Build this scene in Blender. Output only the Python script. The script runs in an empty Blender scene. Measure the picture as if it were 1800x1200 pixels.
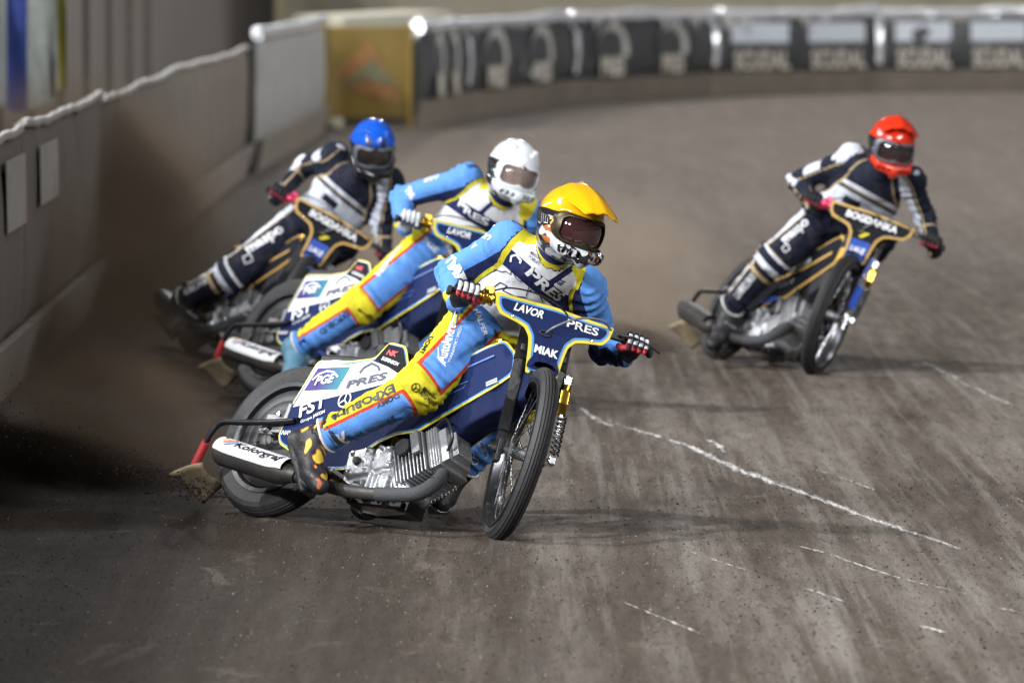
import bpy, bmesh, math, random
import numpy as np
from mathutils import Vector, Matrix
from mathutils.bvhtree import BVHTree

SC = bpy.context.scene
COL = SC.collection
R = math.radians

# ------------------------------------------------------------------ camera
CAM_H = 2.2
PITCH = math.atan(660 / 10000)
cam = bpy.data.cameras.new('camera'); cam_o = bpy.data.objects.new('camera', cam); COL.objects.link(cam_o)
cam.sensor_width = 36; cam.lens = 200; cam.clip_start = .5; cam.clip_end = 1000
cam_o.location = (0, 0, CAM_H); cam_o.rotation_euler = (math.pi / 2 - PITCH, 0, 0)
cam.dof.use_dof = True; cam.dof.focus_distance = 22.2; cam.dof.aperture_fstop = 3.5; cam.dof.aperture_blades = 0
SC.camera = cam_o
SC.render.resolution_x = 1024; SC.render.resolution_y = 682

# ------------------------------------------------------------------ sky, key light, stadium floodlights
W = bpy.data.worlds.new('World'); SC.world = W; W.use_nodes = True
wn = W.node_tree.nodes; wl = W.node_tree.links
sky = wn.new('ShaderNodeTexSky'); sky.sky_type = 'NISHITA'; sky.sun_disc = False
sky.sun_elevation = R(47); sky.sun_rotation = R(-78)
hs = wn.new('ShaderNodeHueSaturation'); hs.inputs['Saturation'].default_value = .25
wl.new(sky.outputs[0], hs.inputs['Color']); wl.new(hs.outputs[0], wn['Background'].inputs[0])
wn['Background'].inputs[1].default_value = .016
sun = bpy.data.lights.new('sun', 'SUN'); sun.energy = 2.5; sun.angle = R(2.5); sun.color = (1, .985, .96)
sun_o = bpy.data.objects.new('sun', sun); COL.objects.link(sun_o)
_d = Vector((.68, .08, -.73))          # light travels to the right, down
sun_o.rotation_euler = _d.to_track_quat('-Z', 'Y').to_euler()
# floodlight rows that ring the stadium (they show as the bright dots on the helmets)
for (fx, fy, fz, fp) in [(-22, 6, 15, 1.7), (-17, 1, 15, 1.7), (-12, -5, 15, 1.7), (-28, 30, 18, .8), (-29, 37, 18, .8), (-30, 58, 20, 2.3), (-28, 66, 20, 2.3),
                         (24, 10, 17, .6), (20, 3, 17, .6), (15, -3, 17, .6), (27, 34, 18, .6), (30, 60, 20, 2.2), (32, 70, 20, 2.2), (-4, 112, 26, 1.6), (8, 114, 26, 1.6)]:
    L = bpy.data.lights.new('floodlight', 'SPOT'); L.energy = 11600 * fp; L.spot_size = R(110); L.spot_blend = .6; L.shadow_soft_size = .75
    L.color = (.97, .985, 1)
    o = bpy.data.objects.new('floodlight', L); COL.objects.link(o); o.location = (fx, fy, fz)
    o.rotation_euler = (Vector((0, 26 if fy < 50 else 74, 0)) - Vector((fx, fy, fz))).to_track_quat('-Z', 'Y').to_euler()
vs = SC.view_settings; vs.view_transform = 'Standard'; vs.look = 'None'; vs.exposure = 0.0; vs.gamma = 1; vs.use_curve_mapping = False
SC.render.engine = 'CYCLES'
SC.cycles.use_denoising = True
SC.cycles.max_bounces = 6; SC.cycles.volume_bounces = 1; SC.cycles.transparent_max_bounces = 12
SC.cycles.sample_clamp_indirect = 4; SC.cycles.caustics_reflective = False; SC.cycles.caustics_refractive = False
SC.cycles.volume_step_rate = 2.0; SC.cycles.volume_max_steps = 256

# ------------------------------------------------------------------ pixel helper used to place things at a real depth
_fw = Vector((0, math.cos(PITCH), -math.sin(PITCH))); _up = Vector((0, math.sin(PITCH), math.cos(PITCH)))
CAMP = Vector((0, 0, CAM_H))
def ray_dir(px, py): return _fw + Vector((1, 0, 0)) * ((px - 900) / 10000) + _up * ((600 - py) / 10000)
def at(px, py, Y):
    v = ray_dir(px, py); return CAMP + v * (Y / v.y)
def on_ground(px, py, z=0.0):
    v = ray_dir(px, py); return CAMP + v * ((z - CAM_H) / v.z)

# ------------------------------------------------------------------ materials
_M = {}
def principled(name):
    m = bpy.data.materials.new(name); m.use_nodes = True
    return m, m.node_tree.nodes, m.node_tree.links, m.node_tree.nodes['Principled BSDF']
def mat(name, col, rough=.5, metal=0, spec=.5, coat=0, var=.0, vscale=8, bump=0, bscale=60, dirt=0, aniso=None, trans=0, alpha=1):
    if name in _M: return _M[name]
    m, n, l, b = principled(name)
    b.inputs['Base Color'].default_value = (*col, 1); b.inputs['Roughness'].default_value = rough; b.inputs['Metallic'].default_value = metal
    b.inputs['Specular IOR Level'].default_value = spec; b.inputs['Coat Weight'].default_value = coat
    b.inputs['Transmission Weight'].default_value = trans; b.inputs['Alpha'].default_value = alpha
    tc = n.new('ShaderNodeTexCoord'); src = tc.outputs['Object']
    cur = None
    if var or dirt:
        nz = n.new('ShaderNodeTexNoise'); nz.inputs['Scale'].default_value = vscale; nz.inputs['Detail'].default_value = 6; l.new(src, nz.inputs['Vector'])
        if var:
            mx = n.new('ShaderNodeMix'); mx.data_type = 'RGBA'
            mx.inputs['A'].default_value = (*[max(0, c * (1 - var)) for c in col], 1); mx.inputs['B'].default_value = (*[min(1, c * (1 + var) + var * .01) for c in col], 1)
            l.new(nz.outputs[0], mx.inputs['Factor']); cur = mx.outputs['Result']
        if dirt:
            cr = n.new('ShaderNodeMapRange'); cr.inputs[1].default_value = .52; cr.inputs[2].default_value = .85; cr.inputs[4].default_value = dirt
            nz2 = n.new('ShaderNodeTexNoise'); nz2.inputs['Scale'].default_value = vscale * 2.3; nz2.inputs['Detail'].default_value = 8; nz2.inputs['Roughness'].default_value = .7
            l.new(src, nz2.inputs['Vector']); l.new(nz2.outputs[0], cr.inputs[0])
            mx2 = n.new('ShaderNodeMix'); mx2.data_type = 'RGBA'; mx2.inputs['A'].default_value = (*col, 1); mx2.inputs['B'].default_value = (.10, .085, .07, 1)
            if cur: l.new(cur, mx2.inputs['A'])
            l.new(cr.outputs[0], mx2.inputs['Factor']); cur = mx2.outputs['Result']
            rr = n.new('ShaderNodeMapRange'); rr.inputs[3].default_value = rough; rr.inputs[4].default_value = .85; rr.inputs[2].default_value = max(dirt, .01)
            l.new(cr.outputs[0], rr.inputs[0]); l.new(rr.outputs[0], b.inputs['Roughness'])
        l.new(cur, b.inputs['Base Color'])
    if bump:
        nb = n.new('ShaderNodeTexNoise'); nb.inputs['Scale'].default_value = bscale; nb.inputs['Detail'].default_value = 5; l.new(src, nb.inputs['Vector'])
        bp = n.new('ShaderNodeBump'); bp.inputs['Strength'].default_value = bump; bp.inputs['Distance'].default_value = .01
        l.new(nb.outputs[0], bp.inputs['Height']); l.new(bp.outputs[0], b.inputs['Normal'])
    _M[name] = m
    return m
def paint(name, base, layers, rough=.6, spec=.4, coat=0, bump=.25, bscale=55, dirt=.25, weave=True):
    """printed fabric or paint: every layer is (attribute holding a signed distance in metres, colour)"""
    if name in _M: return _M[name]
    m, n, l, b = principled(name)
    b.inputs['Roughness'].default_value = rough; b.inputs['Specular IOR Level'].default_value = spec; b.inputs['Coat Weight'].default_value = coat
    rgb = n.new('ShaderNodeRGB'); rgb.outputs[0].default_value = (*base, 1); cur = rgb.outputs[0]
    for att, c in layers:
        a = n.new('ShaderNodeAttribute'); a.attribute_name = att
        ma = n.new('ShaderNodeMath'); ma.operation = 'MULTIPLY_ADD'; ma.use_clamp = True; ma.inputs[1].default_value = 900; ma.inputs[2].default_value = .5
        l.new(a.outputs['Fac'], ma.inputs[0])
        mx = n.new('ShaderNodeMix'); mx.data_type = 'RGBA'; mx.inputs['B'].default_value = (*c, 1)
        l.new(ma.outputs[0], mx.inputs['Factor']); l.new(cur, mx.inputs['A']); cur = mx.outputs['Result']
    tc = n.new('ShaderNodeTexCoord')
    if dirt:
        nz = n.new('ShaderNodeTexNoise'); nz.inputs['Scale'].default_value = 16; nz.inputs['Detail'].default_value = 9; nz.inputs['Roughness'].default_value = .7
        l.new(tc.outputs['Object'], nz.inputs['Vector'])
        mr = n.new('ShaderNodeMapRange'); mr.inputs[1].default_value = .5; mr.inputs[2].default_value = .8; mr.inputs[4].default_value = dirt
        l.new(nz.outputs[0], mr.inputs[0])
        mx = n.new('ShaderNodeMix'); mx.data_type = 'RGBA'; mx.inputs['B'].default_value = (.12, .10, .085, 1)
        l.new(mr.outputs[0], mx.inputs['Factor']); l.new(cur, mx.inputs['A']); cur = mx.outputs['Result']
    l.new(cur, b.inputs['Base Color'])
    if bump:
        nb = n.new('ShaderNodeTexNoise'); nb.inputs['Scale'].default_value = bscale; nb.inputs['Detail'].default_value = 4; nb.inputs['Distortion'].default_value = .6; l.new(tc.outputs['Object'], nb.inputs['Vector'])
        bp = n.new('ShaderNodeBump'); bp.inputs['Strength'].default_value = bump; bp.inputs['Distance'].default_value = .012
        l.new(nb.outputs[0], bp.inputs['Height']); l.new(bp.outputs[0], b.inputs['Normal'])
    _M[name] = m
    return m

# ------------------------------------------------------------------ mesh builder
def basis(d, up=(0, 0, 1)):
    d = Vector(d).normalized(); u = Vector(up)
    if abs(d.dot(u)) > .97: u = Vector((1, 0, 0))
    s = d.cross(u).normalized(); return d, s, s.cross(d).normalized()
def smooth_path(pts, k=4):
    P = [Vector(p) for p in pts]; out = []
    for i in range(len(P) - 1):
        a = P[max(i - 1, 0)]; b = P[i]; c = P[i + 1]; d = P[min(i + 2, len(P) - 1)]
        for j in range(k):
            t = j / k
            out.append(.5 * ((2 * b) + (c - a) * t + (2 * a - 5 * b + 4 * c - d) * t * t + (3 * b - a - 3 * c + d) * t ** 3))
    out.append(P[-1]); return out
class MB:
    def __init__(s): s.v = []; s.f = []; s.m = []
    def add(s, vs, fs, mi=0):
        o = len(s.v); s.v += [tuple(v) for v in vs]; s.f += [tuple(i + o for i in f) for f in fs]; s.m += [mi] * len(fs); return s
    def box(s, c, size, ax=None, mi=0):
        c = Vector(c); X, Y, Z = ax if ax else (Vector((1, 0, 0)), Vector((0, 1, 0)), Vector((0, 0, 1)))
        h = [q / 2 for q in size]
        vs = [c + X * (h[0] * i) + Y * (h[1] * j) + Z * (h[2] * k) for i in (-1, 1) for j in (-1, 1) for k in (-1, 1)]
        return s.add(vs, [(0, 1, 3, 2), (4, 6, 7, 5), (0, 4, 5, 1), (2, 3, 7, 6), (0, 2, 6, 4), (1, 5, 7, 3)], mi)
    def tube(s, pts, r, n=12, mi=0, closed=False, flat=1.0):
        P = [Vector(p) for p in pts]; m = len(P); rr = r if isinstance(r, (list, tuple)) else [r] * m
        vs = []; fs = []; prev = None
        for i, p in enumerate(P):
            d = (P[(i + 1) % m] - P[i - 1]) if closed else (P[min(i + 1, m - 1)] - P[max(i - 1, 0)])
            d.normalize()
            if prev is None: _, a, b = basis(d)
            else:
                a = prev - d * prev.dot(d); a.normalize(); b = a.cross(d) * -1
                b = d.cross(a)
            prev = a
            for k in range(n):
                t = 2 * math.pi * k / n
                vs.append(p + (a * math.cos(t) + b * math.sin(t) * flat) * rr[i])
        for i in range(m if closed else m - 1):
            j = (i + 1) % m
            for k in range(n):
                fs.append((i * n + k, i * n + (k + 1) % n, j * n + (k + 1) % n, j * n + k))
        if not closed: fs += [tuple(range(n))[::-1], tuple(range((m - 1) * n, m * n))]
        return s.add(vs, fs, mi)
    def cyl(s, a, b, r, r2=None, n=16, mi=0):
        return s.tube([a, b], [r, r if r2 is None else r2], n, mi)
    def lathe(s, prof, c, axis, n=32, mi=0, closed=False, a0=0, a1=2 * math.pi):
        c = Vector(c); d, a, b = basis(axis); m = len(prof); full = abs(a1 - a0 - 2 * math.pi) < 1e-6
        nn = n if full else n + 1; vs = []; fs = []
        for k in range(nn):
            t = a0 + (a1 - a0) * k / n
            for (r, h) in prof: vs.append(c + d * h + (a * math.cos(t) + b * math.sin(t)) * r)
        for k in range(n):
            k2 = (k + 1) % nn
            for i in range(m if closed else m - 1):
                j = (i + 1) % m
                fs.append((k * m + i, k2 * m + i, k2 * m + j, k * m + j))
        return s.add(vs, fs, mi)
    def prism(s, poly, off, mi=0):
        n = len(poly); P = [Vector(p) for p in poly]; o = Vector(off)
        return s.add(P + [p + o for p in P], [tuple(range(n))[::-1], tuple(range(n, 2 * n))] + [(i, (i + 1) % n, n + (i + 1) % n, n + i) for i in range(n)], mi)
    def mesh(s, name, ang=35):
        me = bpy.data.meshes.new(name); me.from_pydata(s.v, [], s.f); me.polygons.foreach_set('material_index', s.m)
        bm = bmesh.new(); bm.from_mesh(me); bmesh.ops.recalc_face_normals(bm, faces=bm.faces); bm.to_mesh(me); bm.free()
        me.polygons.foreach_set('use_smooth', [True] * len(me.polygons)); me.set_sharp_from_angle(angle=R(ang)); me.update()
        return me
    def build(s, name, mats, parent=None, ang=35, bev=0, M=None):
        return link(name, s.mesh(name, ang), mats, parent, bev, M)
def link(name, me, mats, parent=None, bev=0, M=None):
    o = bpy.data.objects.new(name, me); COL.objects.link(o)
    mats = mats if isinstance(mats, (list, tuple)) else [mats]
    if not len(me.materials):
        for m in mats: me.materials.append(m)
    else:
        for i, m in enumerate(mats):
            if me.materials[i] != m: o.material_slots[i].link = 'OBJECT'; o.material_slots[i].material = m
    if parent: o.parent = parent
    if M is not None: o.matrix_local = M
    if bev:
        b = o.modifiers.new('bevel', 'BEVEL'); b.width = bev; b.segments = 2; b.limit_method = 'ANGLE'; b.angle_limit = R(40)
    return o
def tag(o, label=None, cat=None, group=None, kind=None):
    for k, v in (('label', label), ('category', cat), ('group', group), ('kind', kind)):
        if v: o[k] = v
    return o
def empty(name, M=None):
    o = bpy.data.objects.new(name, None); COL.objects.link(o); o.empty_display_size = .1
    if M is not None: o.matrix_world = M
    return o
def inset(poly, d):
    n = len(poly); A = sum(poly[i][0] * poly[(i + 1) % n][1] - poly[(i + 1) % n][0] * poly[i][1] for i in range(n)); sg = 1 if A > 0 else -1
    out = []
    for i in range(n):
        p0, p1, p2 = Vector(poly[i - 1]), Vector(poly[i]), Vector(poly[(i + 1) % n])
        e1 = (p1 - p0).normalized(); e2 = (p2 - p1).normalized()
        n1 = Vector((-e1.y, e1.x)) * sg; n2 = Vector((-e2.y, e2.x)) * sg
        b = (n1 + n2); b = b / max(b.length, 1e-6); k = d / max(.45, b.dot(n1)); q = p1 + b * k; out.append((q.x, q.y))
    return out
def rounded(poly, r=.012, k=3):
    n = len(poly); out = []
    for i in range(n):
        p0, p1, p2 = Vector(poly[i - 1]), Vector(poly[i]), Vector(poly[(i + 1) % n])
        a = p1 + (p0 - p1).normalized() * min(r, (p0 - p1).length * .45); c = p1 + (p2 - p1).normalized() * min(r, (p2 - p1).length * .45)
        for j in range(k + 1):
            t = j / k; q = a * (1 - t) ** 2 + p1 * 2 * t * (1 - t) + c * t * t; out.append((q.x, q.y))
    return out
def sheet(name, poly, f, th, mats, parent=None, M=None, step=.04, cut=True):
    """a thin moulded panel: 2D outline (a,b) -> f(a,b) gives the 3D point; th is the thickness vector"""
    bm = bmesh.new(); vs = [bm.verts.new((p[0], p[1], 0)) for p in poly]; fc = bm.faces.new(vs); fc.normal_update()
    bmesh.ops.triangulate(bm, faces=[fc], ngon_method='EAR_CLIP')
    if cut:
        for ax in (0, 1):
            lo = min(p[ax] for p in poly); hi = max(p[ax] for p in poly); k = int((hi - lo) / step)
            for i in range(1, k + 1):
                co = [0, 0, 0]; no = [0, 0, 0]; co[ax] = lo + (hi - lo) * i / (k + 1); no[ax] = 1
                bmesh.ops.bisect_plane(bm, geom=bm.verts[:] + bm.edges[:] + bm.faces[:], plane_co=co, plane_no=no)
    for v in bm.verts: v.co = f(v.co.x, v.co.y)
    if Vector(th).length > 0:
        r = bmesh.ops.extrude_face_region(bm, geom=bm.faces[:])
        for v in r['geom']:
            if isinstance(v, bmesh.types.BMVert): v.co += Vector(th)
    bmesh.ops.recalc_face_normals(bm, faces=bm.faces)
    me = bpy.data.meshes.new(name); bm.to_mesh(me); bm.free()
    me.polygons.foreach_set('use_smooth', [True] * len(me.polygons)); me.set_sharp_from_angle(angle=R(40))
    return link(name, me, mats, parent, 0, M)

# ------------------------------------------------------------------ lettering
_T = {}
def text2d(s, bold=0.0, shear=0.0, spacing=1.0):
    key = (s, bold, shear, spacing)
    if key in _T: return _T[key]
    c = bpy.data.curves.new('t', 'FONT'); c.body = s; c.size = 1; c.offset = bold; c.shear = shear; c.space_character = spacing; c.resolution_u = 3
    o = bpy.data.objects.new('t', c); COL.objects.link(o)
    dg = bpy.context.evaluated_depsgraph_get(); dg.update(); me = o.evaluated_get(dg).to_mesh()
    v = np.array([q.co[:2] for q in me.vertices], float).reshape(-1, 2); f = [tuple(p.vertices) for p in me.polygons]
    o.evaluated_get(dg).to_mesh_clear(); bpy.data.objects.remove(o); bpy.data.curves.remove(c)
    v -= v.min(0); h = v[:, 1].max(); v /= h
    _T[key] = (v, f); return _T[key]
def place2d(name, v, f, O, X, Y, N, sx, sy, m, parent, bvh=None, off=.0016, sub=.012, Minv=None):
    O, X, Y, N = Vector(O), Vector(X).normalized(), Vector(Y).normalized(), Vector(N).normalized()
    bm = bmesh.new(); vv = [bm.verts.new((a * sx, b * sy, 0)) for a, b in v]
    for q in f:
        try: bm.faces.new([vv[i] for i in q])
        except ValueError: pass
    if bvh:
        bmesh.ops.triangulate(bm, faces=bm.faces[:])
        for _ in range(4):
            L = [e for e in bm.edges if e.calc_length() > sub]
            if not L: break
            bmesh.ops.subdivide_edges(bm, edges=L, cuts=1); bmesh.ops.triangulate(bm, faces=[x for x in bm.faces if len(x.verts) > 3])
    bad = []
    for q in bm.verts:
        p = O + X * q.co.x + Y * q.co.y
        if bvh:
            h = bvh.ray_cast(p + N * .09, -N, .22)
            if h[0] is None: bad.append(q); continue
            p = h[0] + (h[1] if h[1].dot(N) > 0 else N) * off
        else: p = p + N * off
        q.co = (Minv @ p) if Minv is not None else p
    if bad: bmesh.ops.delete(bm, geom=bad, context='VERTS')
    for fc in bm.faces:
        fc.normal_update()
    if Minv is None:
        for fc in bm.faces:
            if fc.normal.dot(N) < 0: fc.normal_flip()
    me = bpy.data.meshes.new(name); bm.to_mesh(me); bm.free()
    if bvh: me.polygons.foreach_set('use_smooth', [True] * len(me.polygons))
    return link(name, me, m, parent)
def letter(s, O, X, Y, N, width, height, m, parent, bold=.0, shear=0, bvh=None, name='lettering', off=.0016, Minv=None, center=False, sub=.012):
    v, f = text2d(s, bold, shear); w = v[:, 0].max(); X = Vector(X).normalized(); Y = Vector(Y).normalized()
    O = Vector(O)
    if center: O = O - X * (width / 2) - Y * (height / 2)
    return place2d(name, v, f, O, X, Y, N, width / w, height, m, parent, bvh, off, sub, Minv)

# ------------------------------------------------------------------ signed-distance modelling (bodies, castings)
def npv(p): return np.array(p, np.float32)
class Field:
    def __init__(s, lo, hi, h):
        s.lo = np.array(lo, np.float32); s.h = h; n = np.maximum(4, np.ceil((np.array(hi) - s.lo) / h).astype(int) + 1)
        ax = [s.lo[i] + h * np.arange(n[i], dtype=np.float32) for i in range(3)]
        s.P = np.stack(np.meshgrid(*ax, indexing='ij'), -1); s.F = np.full(s.P.shape[:3], 9.0, np.float32)
    def u(s, d, k=0):
        if k <= 0: s.F = np.minimum(s.F, d)
        else:
            hh = np.clip(.5 + .5 * (s.F - d) / k, 0, 1); s.F = s.F * (1 - hh) + d * hh - k * hh * (1 - hh)
        return s
    def sub(s, d, k=0):
        d = -d
        if k <= 0: s.F = np.maximum(s.F, d)
        else:
            hh = np.clip(.5 - .5 * (s.F - d) / k, 0, 1); s.F = s.F * (1 - hh) + d * hh + k * hh * (1 - hh)
        return s
    def isect(s, d): s.F = np.maximum(s.F, d); return s
    def mesh(s, name, mats, parent=None, M=None, smooth=1):
        v, q = nets(s.F, s.lo, s.h)
        me = bpy.data.meshes.new(name); me.from_pydata(v.tolist(), [], q.tolist()); me.polygons.foreach_set('use_smooth', [True] * len(q)); me.update()
        return link(name, me, mats, parent, 0, M)
def d_cap(P, a, b, ra, rb):
    a, b = npv(a), npv(b); ab = b - a; pa = P - a; t = np.clip((pa @ ab) / max(float(ab @ ab), 1e-9), 0, 1)
    return np.linalg.norm(pa - t[..., None] * ab, axis=-1) - (ra + (rb - ra) * t)
def d_ell(P, c, r, Rm=None):
    q = P - npv(c)
    if Rm is not None: q = q @ npv(Rm)
    q = q / npv(r); k = np.linalg.norm(q, axis=-1); return (k - 1) * float(min(r))* (1 + 0 * k) * 1.15
def d_box(P, c, half, rad=0, Rm=None):
    q = P - npv(c)
    if Rm is not None: q = q @ npv(Rm)
    q = np.abs(q) - (npv(half) - rad); return np.linalg.norm(np.maximum(q, 0), axis=-1) + np.minimum(q.max(-1), 0) - rad
def nets(F, lo, h):
    s = F < 0; n = np.array(F.shape) - 1
    tot = np.zeros(n, np.int8)
    for i in (0, 1):
        for j in (0, 1):
            for k in (0, 1): tot += s[i:n[0] + i, j:n[1] + j, k:n[2] + k]
    mix = (tot > 0) & (tot < 8); idx = np.full(n, -1, np.int64); ci = np.argwhere(mix); idx[mix] = np.arange(len(ci))
    acc = np.zeros((len(ci), 3)); cnt = np.zeros(len(ci))
    cs = [np.array((i, j, k)) for i in (0, 1) for j in (0, 1) for k in (0, 1)]
    for a in cs:
        for ax in range(3):
            if a[ax]: continue
            b = a.copy(); b[ax] = 1
            A = ci + a; Bq = ci + b; fa = F[A[:, 0], A[:, 1], A[:, 2]]; fb = F[Bq[:, 0], Bq[:, 1], Bq[:, 2]]
            c = (fa < 0) != (fb < 0); t = np.where(c, fa / np.where(c, fa - fb, 1), 0)
            acc += np.where(c[:, None], a + t[:, None] * (b - a), 0); cnt += c
    v = (ci + acc / cnt[:, None]) * h + lo
    quads = []
    for ax in range(3):
        o1, o2 = (ax + 1) % 3, (ax + 2) % 3
        sl0 = [slice(None)] * 3; sl1 = [slice(None)] * 3; sl0[ax] = slice(0, n[ax]); sl1[ax] = slice(1, n[ax] + 1)
        a, b = s[tuple(sl0)], s[tuple(sl1)]; E = np.argwhere(a != b)
        E = E[(E[:, o1] > 0) & (E[:, o2] > 0) & (E[:, o1] < n[o1]) & (E[:, o2] < n[o2])]
        if not len(E): continue
        inside = a[E[:, 0], E[:, 1], E[:, 2]]
        def g(d1, d2):
            q = E.copy(); q[:, o1] -= d1; q[:, o2] -= d2; return idx[q[:, 0], q[:, 1], q[:, 2]]
        Q = np.stack([g(1, 1), g(0, 1), g(0, 0), g(1, 0)], 1); Q[~inside] = Q[~inside][:, ::-1]; quads.append(Q)
    return v, np.concatenate(quads)
def fnoise(P, sc, seed=0):
    r = np.random.RandomState(seed); out = 0
    for i in range(5):
        k = r.normal(size=3); k = k / np.linalg.norm(k) * sc * r.uniform(.6, 1.6)
        out = out + np.sin(P @ k.astype(np.float32) + r.uniform(0, 6.28) + 1.3 * np.sin(P @ (np.roll(k, 1) * .6).astype(np.float32)))
    return out / 5
# ================================================================== the track
def ground_material():
    m, n, l, b = principled('track_dirt')
    geo = n.new('ShaderNodeNewGeometry')
    def mapping(rot, sc):
        mp = n.new('ShaderNodeMapping'); mp.inputs['Rotation'].default_value = (0, 0, R(rot)); mp.inputs['Scale'].default_value = sc
        l.new(geo.outputs['Position'], mp.inputs['Vector']); return mp.outputs[0]
    def noise(vec, scale, det=6, ro=.6, dist=0):
        q = n.new('ShaderNodeTexNoise'); q.inputs['Scale'].default_value = scale; q.inputs['Detail'].default_value = det; q.inputs['Roughness'].default_value = ro; q.inputs['Distortion'].default_value = dist
        l.new(vec, q.inputs['Vector']); return q.outputs[0]
    def rng(s, a, b_, c=0, d=1):
        q = n.new('ShaderNodeMapRange'); q.inputs[1].default_value = a; q.inputs[2].default_value = b_; q.inputs[3].default_value = c; q.inputs[4].default_value = d; l.new(s, q.inputs[0]); return q.outputs[0]
    def math_(op, a, c):
        q = n.new('ShaderNodeMath'); q.operation = op
        for i, x in enumerate((a, c)):
            if isinstance(x, (int, float)): q.inputs[i].default_value = x
            else: l.new(x, q.inputs[i])
        return q.outputs[0]
    def mix(fac, A, B):
        q = n.new('ShaderNodeMix'); q.data_type = 'RGBA'; l.new(fac, q.inputs['Factor'])
        for k, x in (('A', A), ('B', B)):
            if isinstance(x, tuple): q.inputs[k].default_value = (*x, 1)
            else: l.new(x, q.inputs[k])
        return q.outputs['Result']
    st1 = noise(mapping(-17, (3.4, .15, 1)), 1, 5, .55, .15)       # tyre-swept bands along the racing line
    st2 = noise(mapping(-15, (11, .25, 1)), 1, 5, .62)
    mid = noise(mapping(-14, (1, .14, 1)), 2.6, 8, .7)
    med = noise(mapping(-14, (1, .11, 1)), 15, 7, .72)
    fine = noise(mapping(0, (1, .16, 1)), 85, 5, .8)
    grit = noise(mapping(0, (1, .18, 1)), 210, 3, .8)
    sx = n.new('ShaderNodeSeparateXYZ'); l.new(geo.outputs['Position'], sx.inputs[0])
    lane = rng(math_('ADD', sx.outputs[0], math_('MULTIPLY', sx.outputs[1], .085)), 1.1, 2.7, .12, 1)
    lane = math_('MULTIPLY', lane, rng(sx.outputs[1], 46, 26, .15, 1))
    f1 = math_('MULTIPLY', rng(st1, .45, .60), lane)
    f2 = math_('MULTIPLY', rng(st2, .50, .66), lane)
    base = mix(rng(mid, .28, .72), (.037, .026, .019), (.082, .060, .044))
    base = mix(rng(med, .38, .66), base, (.118, .090, .068))
    base = mix(rng(math_('ADD', sx.outputs[0], math_('MULTIPLY', sx.outputs[1], .06)), 2.2, .1, 0, .75), base, (.038, .028, .021))  # track darkened towards the left: the dimmer light there is put into the colour
    c = mix(math_('MULTIPLY', math_('MULTIPLY', f1, rng(med, .3, .62, .30, 1)), .80), base, (.235, .205, .178))
    c = mix(math_('MULTIPLY', math_('MULTIPLY', f2, rng(fine, .35, .6, .2, 1)), .75), c, (.31, .285, .258))
    patch = math_('MULTIPLY', rng(noise(mapping(20, (2.6, 1.1, 1)), 1, 9, .68, .6), .585, .66), .5)
    c = mix(patch, c, (.20, .172, .145))
    c = mix(math_('MULTIPLY', rng(noise(mapping(-10, (1, .13, 1)), 38, 4, .75), .56, .70), .75), c, (.024, .019, .015))
    c = mix(math_('MULTIPLY', rng(fine, .54, .70), .8), c, (.022, .018, .015))
    c = mix(math_('MULTIPLY', rng(grit, .60, .72), .5), c, (.20, .18, .16))
    l.new(c, b.inputs['Base Color']); b.inputs['Roughness'].default_value = .85; b.inputs['Specular IOR Level'].default_value = .3
    bp = n.new('ShaderNodeBump'); bp.inputs['Strength'].default_value = .9; bp.inputs['Distance'].default_value = .02
    hh = math_('ADD', math_('MULTIPLY', fine, .7), math_('MULTIPLY', med, .9)); hh = math_('ADD', hh, math_('MULTIPLY', grit, .25))
    l.new(hh, bp.inputs['Height']); l.new(bp.outputs[0], b.inputs['Normal'])
    return m
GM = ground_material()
def axis_pts(lo, hi, step, far_lo, far_hi):
    a = list(np.arange(lo, hi, step)); q = step; x = lo
    while x > far_lo: q *= 1.35; x -= q; a.insert(0, x)
    q = step; x = a[-1]
    while x < far_hi: q *= 1.35; x += q; a.append(x)
    return np.array(a)
def mound(x, y):
    z = 0
    for (cx, cy, fx_, fy_) in ((-1.10, 22.63, -.72, .69), (-1.33, 28.86, -.67, .74), (1.03, 31.86, -.35, .94), (-1.98, 32.64, -.32, .95)):
        a = (x - cx) * fx_ + (y - cy) * fy_; b = (x - cx) * fy_ - (y - cy) * fx_      # a: back along the slide, b: across
        z = z + .022 * np.exp(-(b / .045) ** 2) * np.exp(-np.maximum(0, -a) / .10) * np.exp(-np.maximum(0, a) / .7) - .014 * np.exp(-((b - .11) / .05) ** 2) / (1 + np.exp(-a / .05)) * np.exp(-np.maximum(0, a) / 2)
    return z
def gheight(x, y):
    P = np.stack([x, y, 0 * x], -1)
    Pr = np.stack([x * .98 + y * .2, (y * .98 - x * .2) * .22, 0 * x], -1)
    near = np.exp(-np.maximum(0, np.hypot(x * .6, y - 24) - 10) / 6)
    return (.006 * fnoise(Pr, 14, 3) + .004 * fnoise(Pr, 34, 4) + .004 * fnoise(P, 9, 5) + .0025 * fnoise(P, 60, 6)) * near - .004 + mound(x, y)
xs = axis_pts(-3.2, 3.6, .035, -400, 400); ys = axis_pts(17, 33, .05, -60, 700)
X, Y = np.meshgrid(xs, ys, indexing='ij'); Z = gheight(X, Y)
gv = np.stack([X, Y, Z], -1).reshape(-1, 3); ny = len(ys)
ii = (np.arange(len(xs) - 1)[:, None] * ny + np.arange(ny - 1)[None]).reshape(-1)
gf = np.stack([ii, ii + ny, ii + ny + 1, ii + 1], 1)
me = bpy.data.meshes.new('track_ground'); me.from_pydata(gv.tolist(), [], gf.tolist()); me.polygons.foreach_set('use_smooth', [True] * len(gf))
tag(link('track_ground', me, GM), 'brown shale speedway track surface with swept tyre bands', kind='structure')

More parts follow.
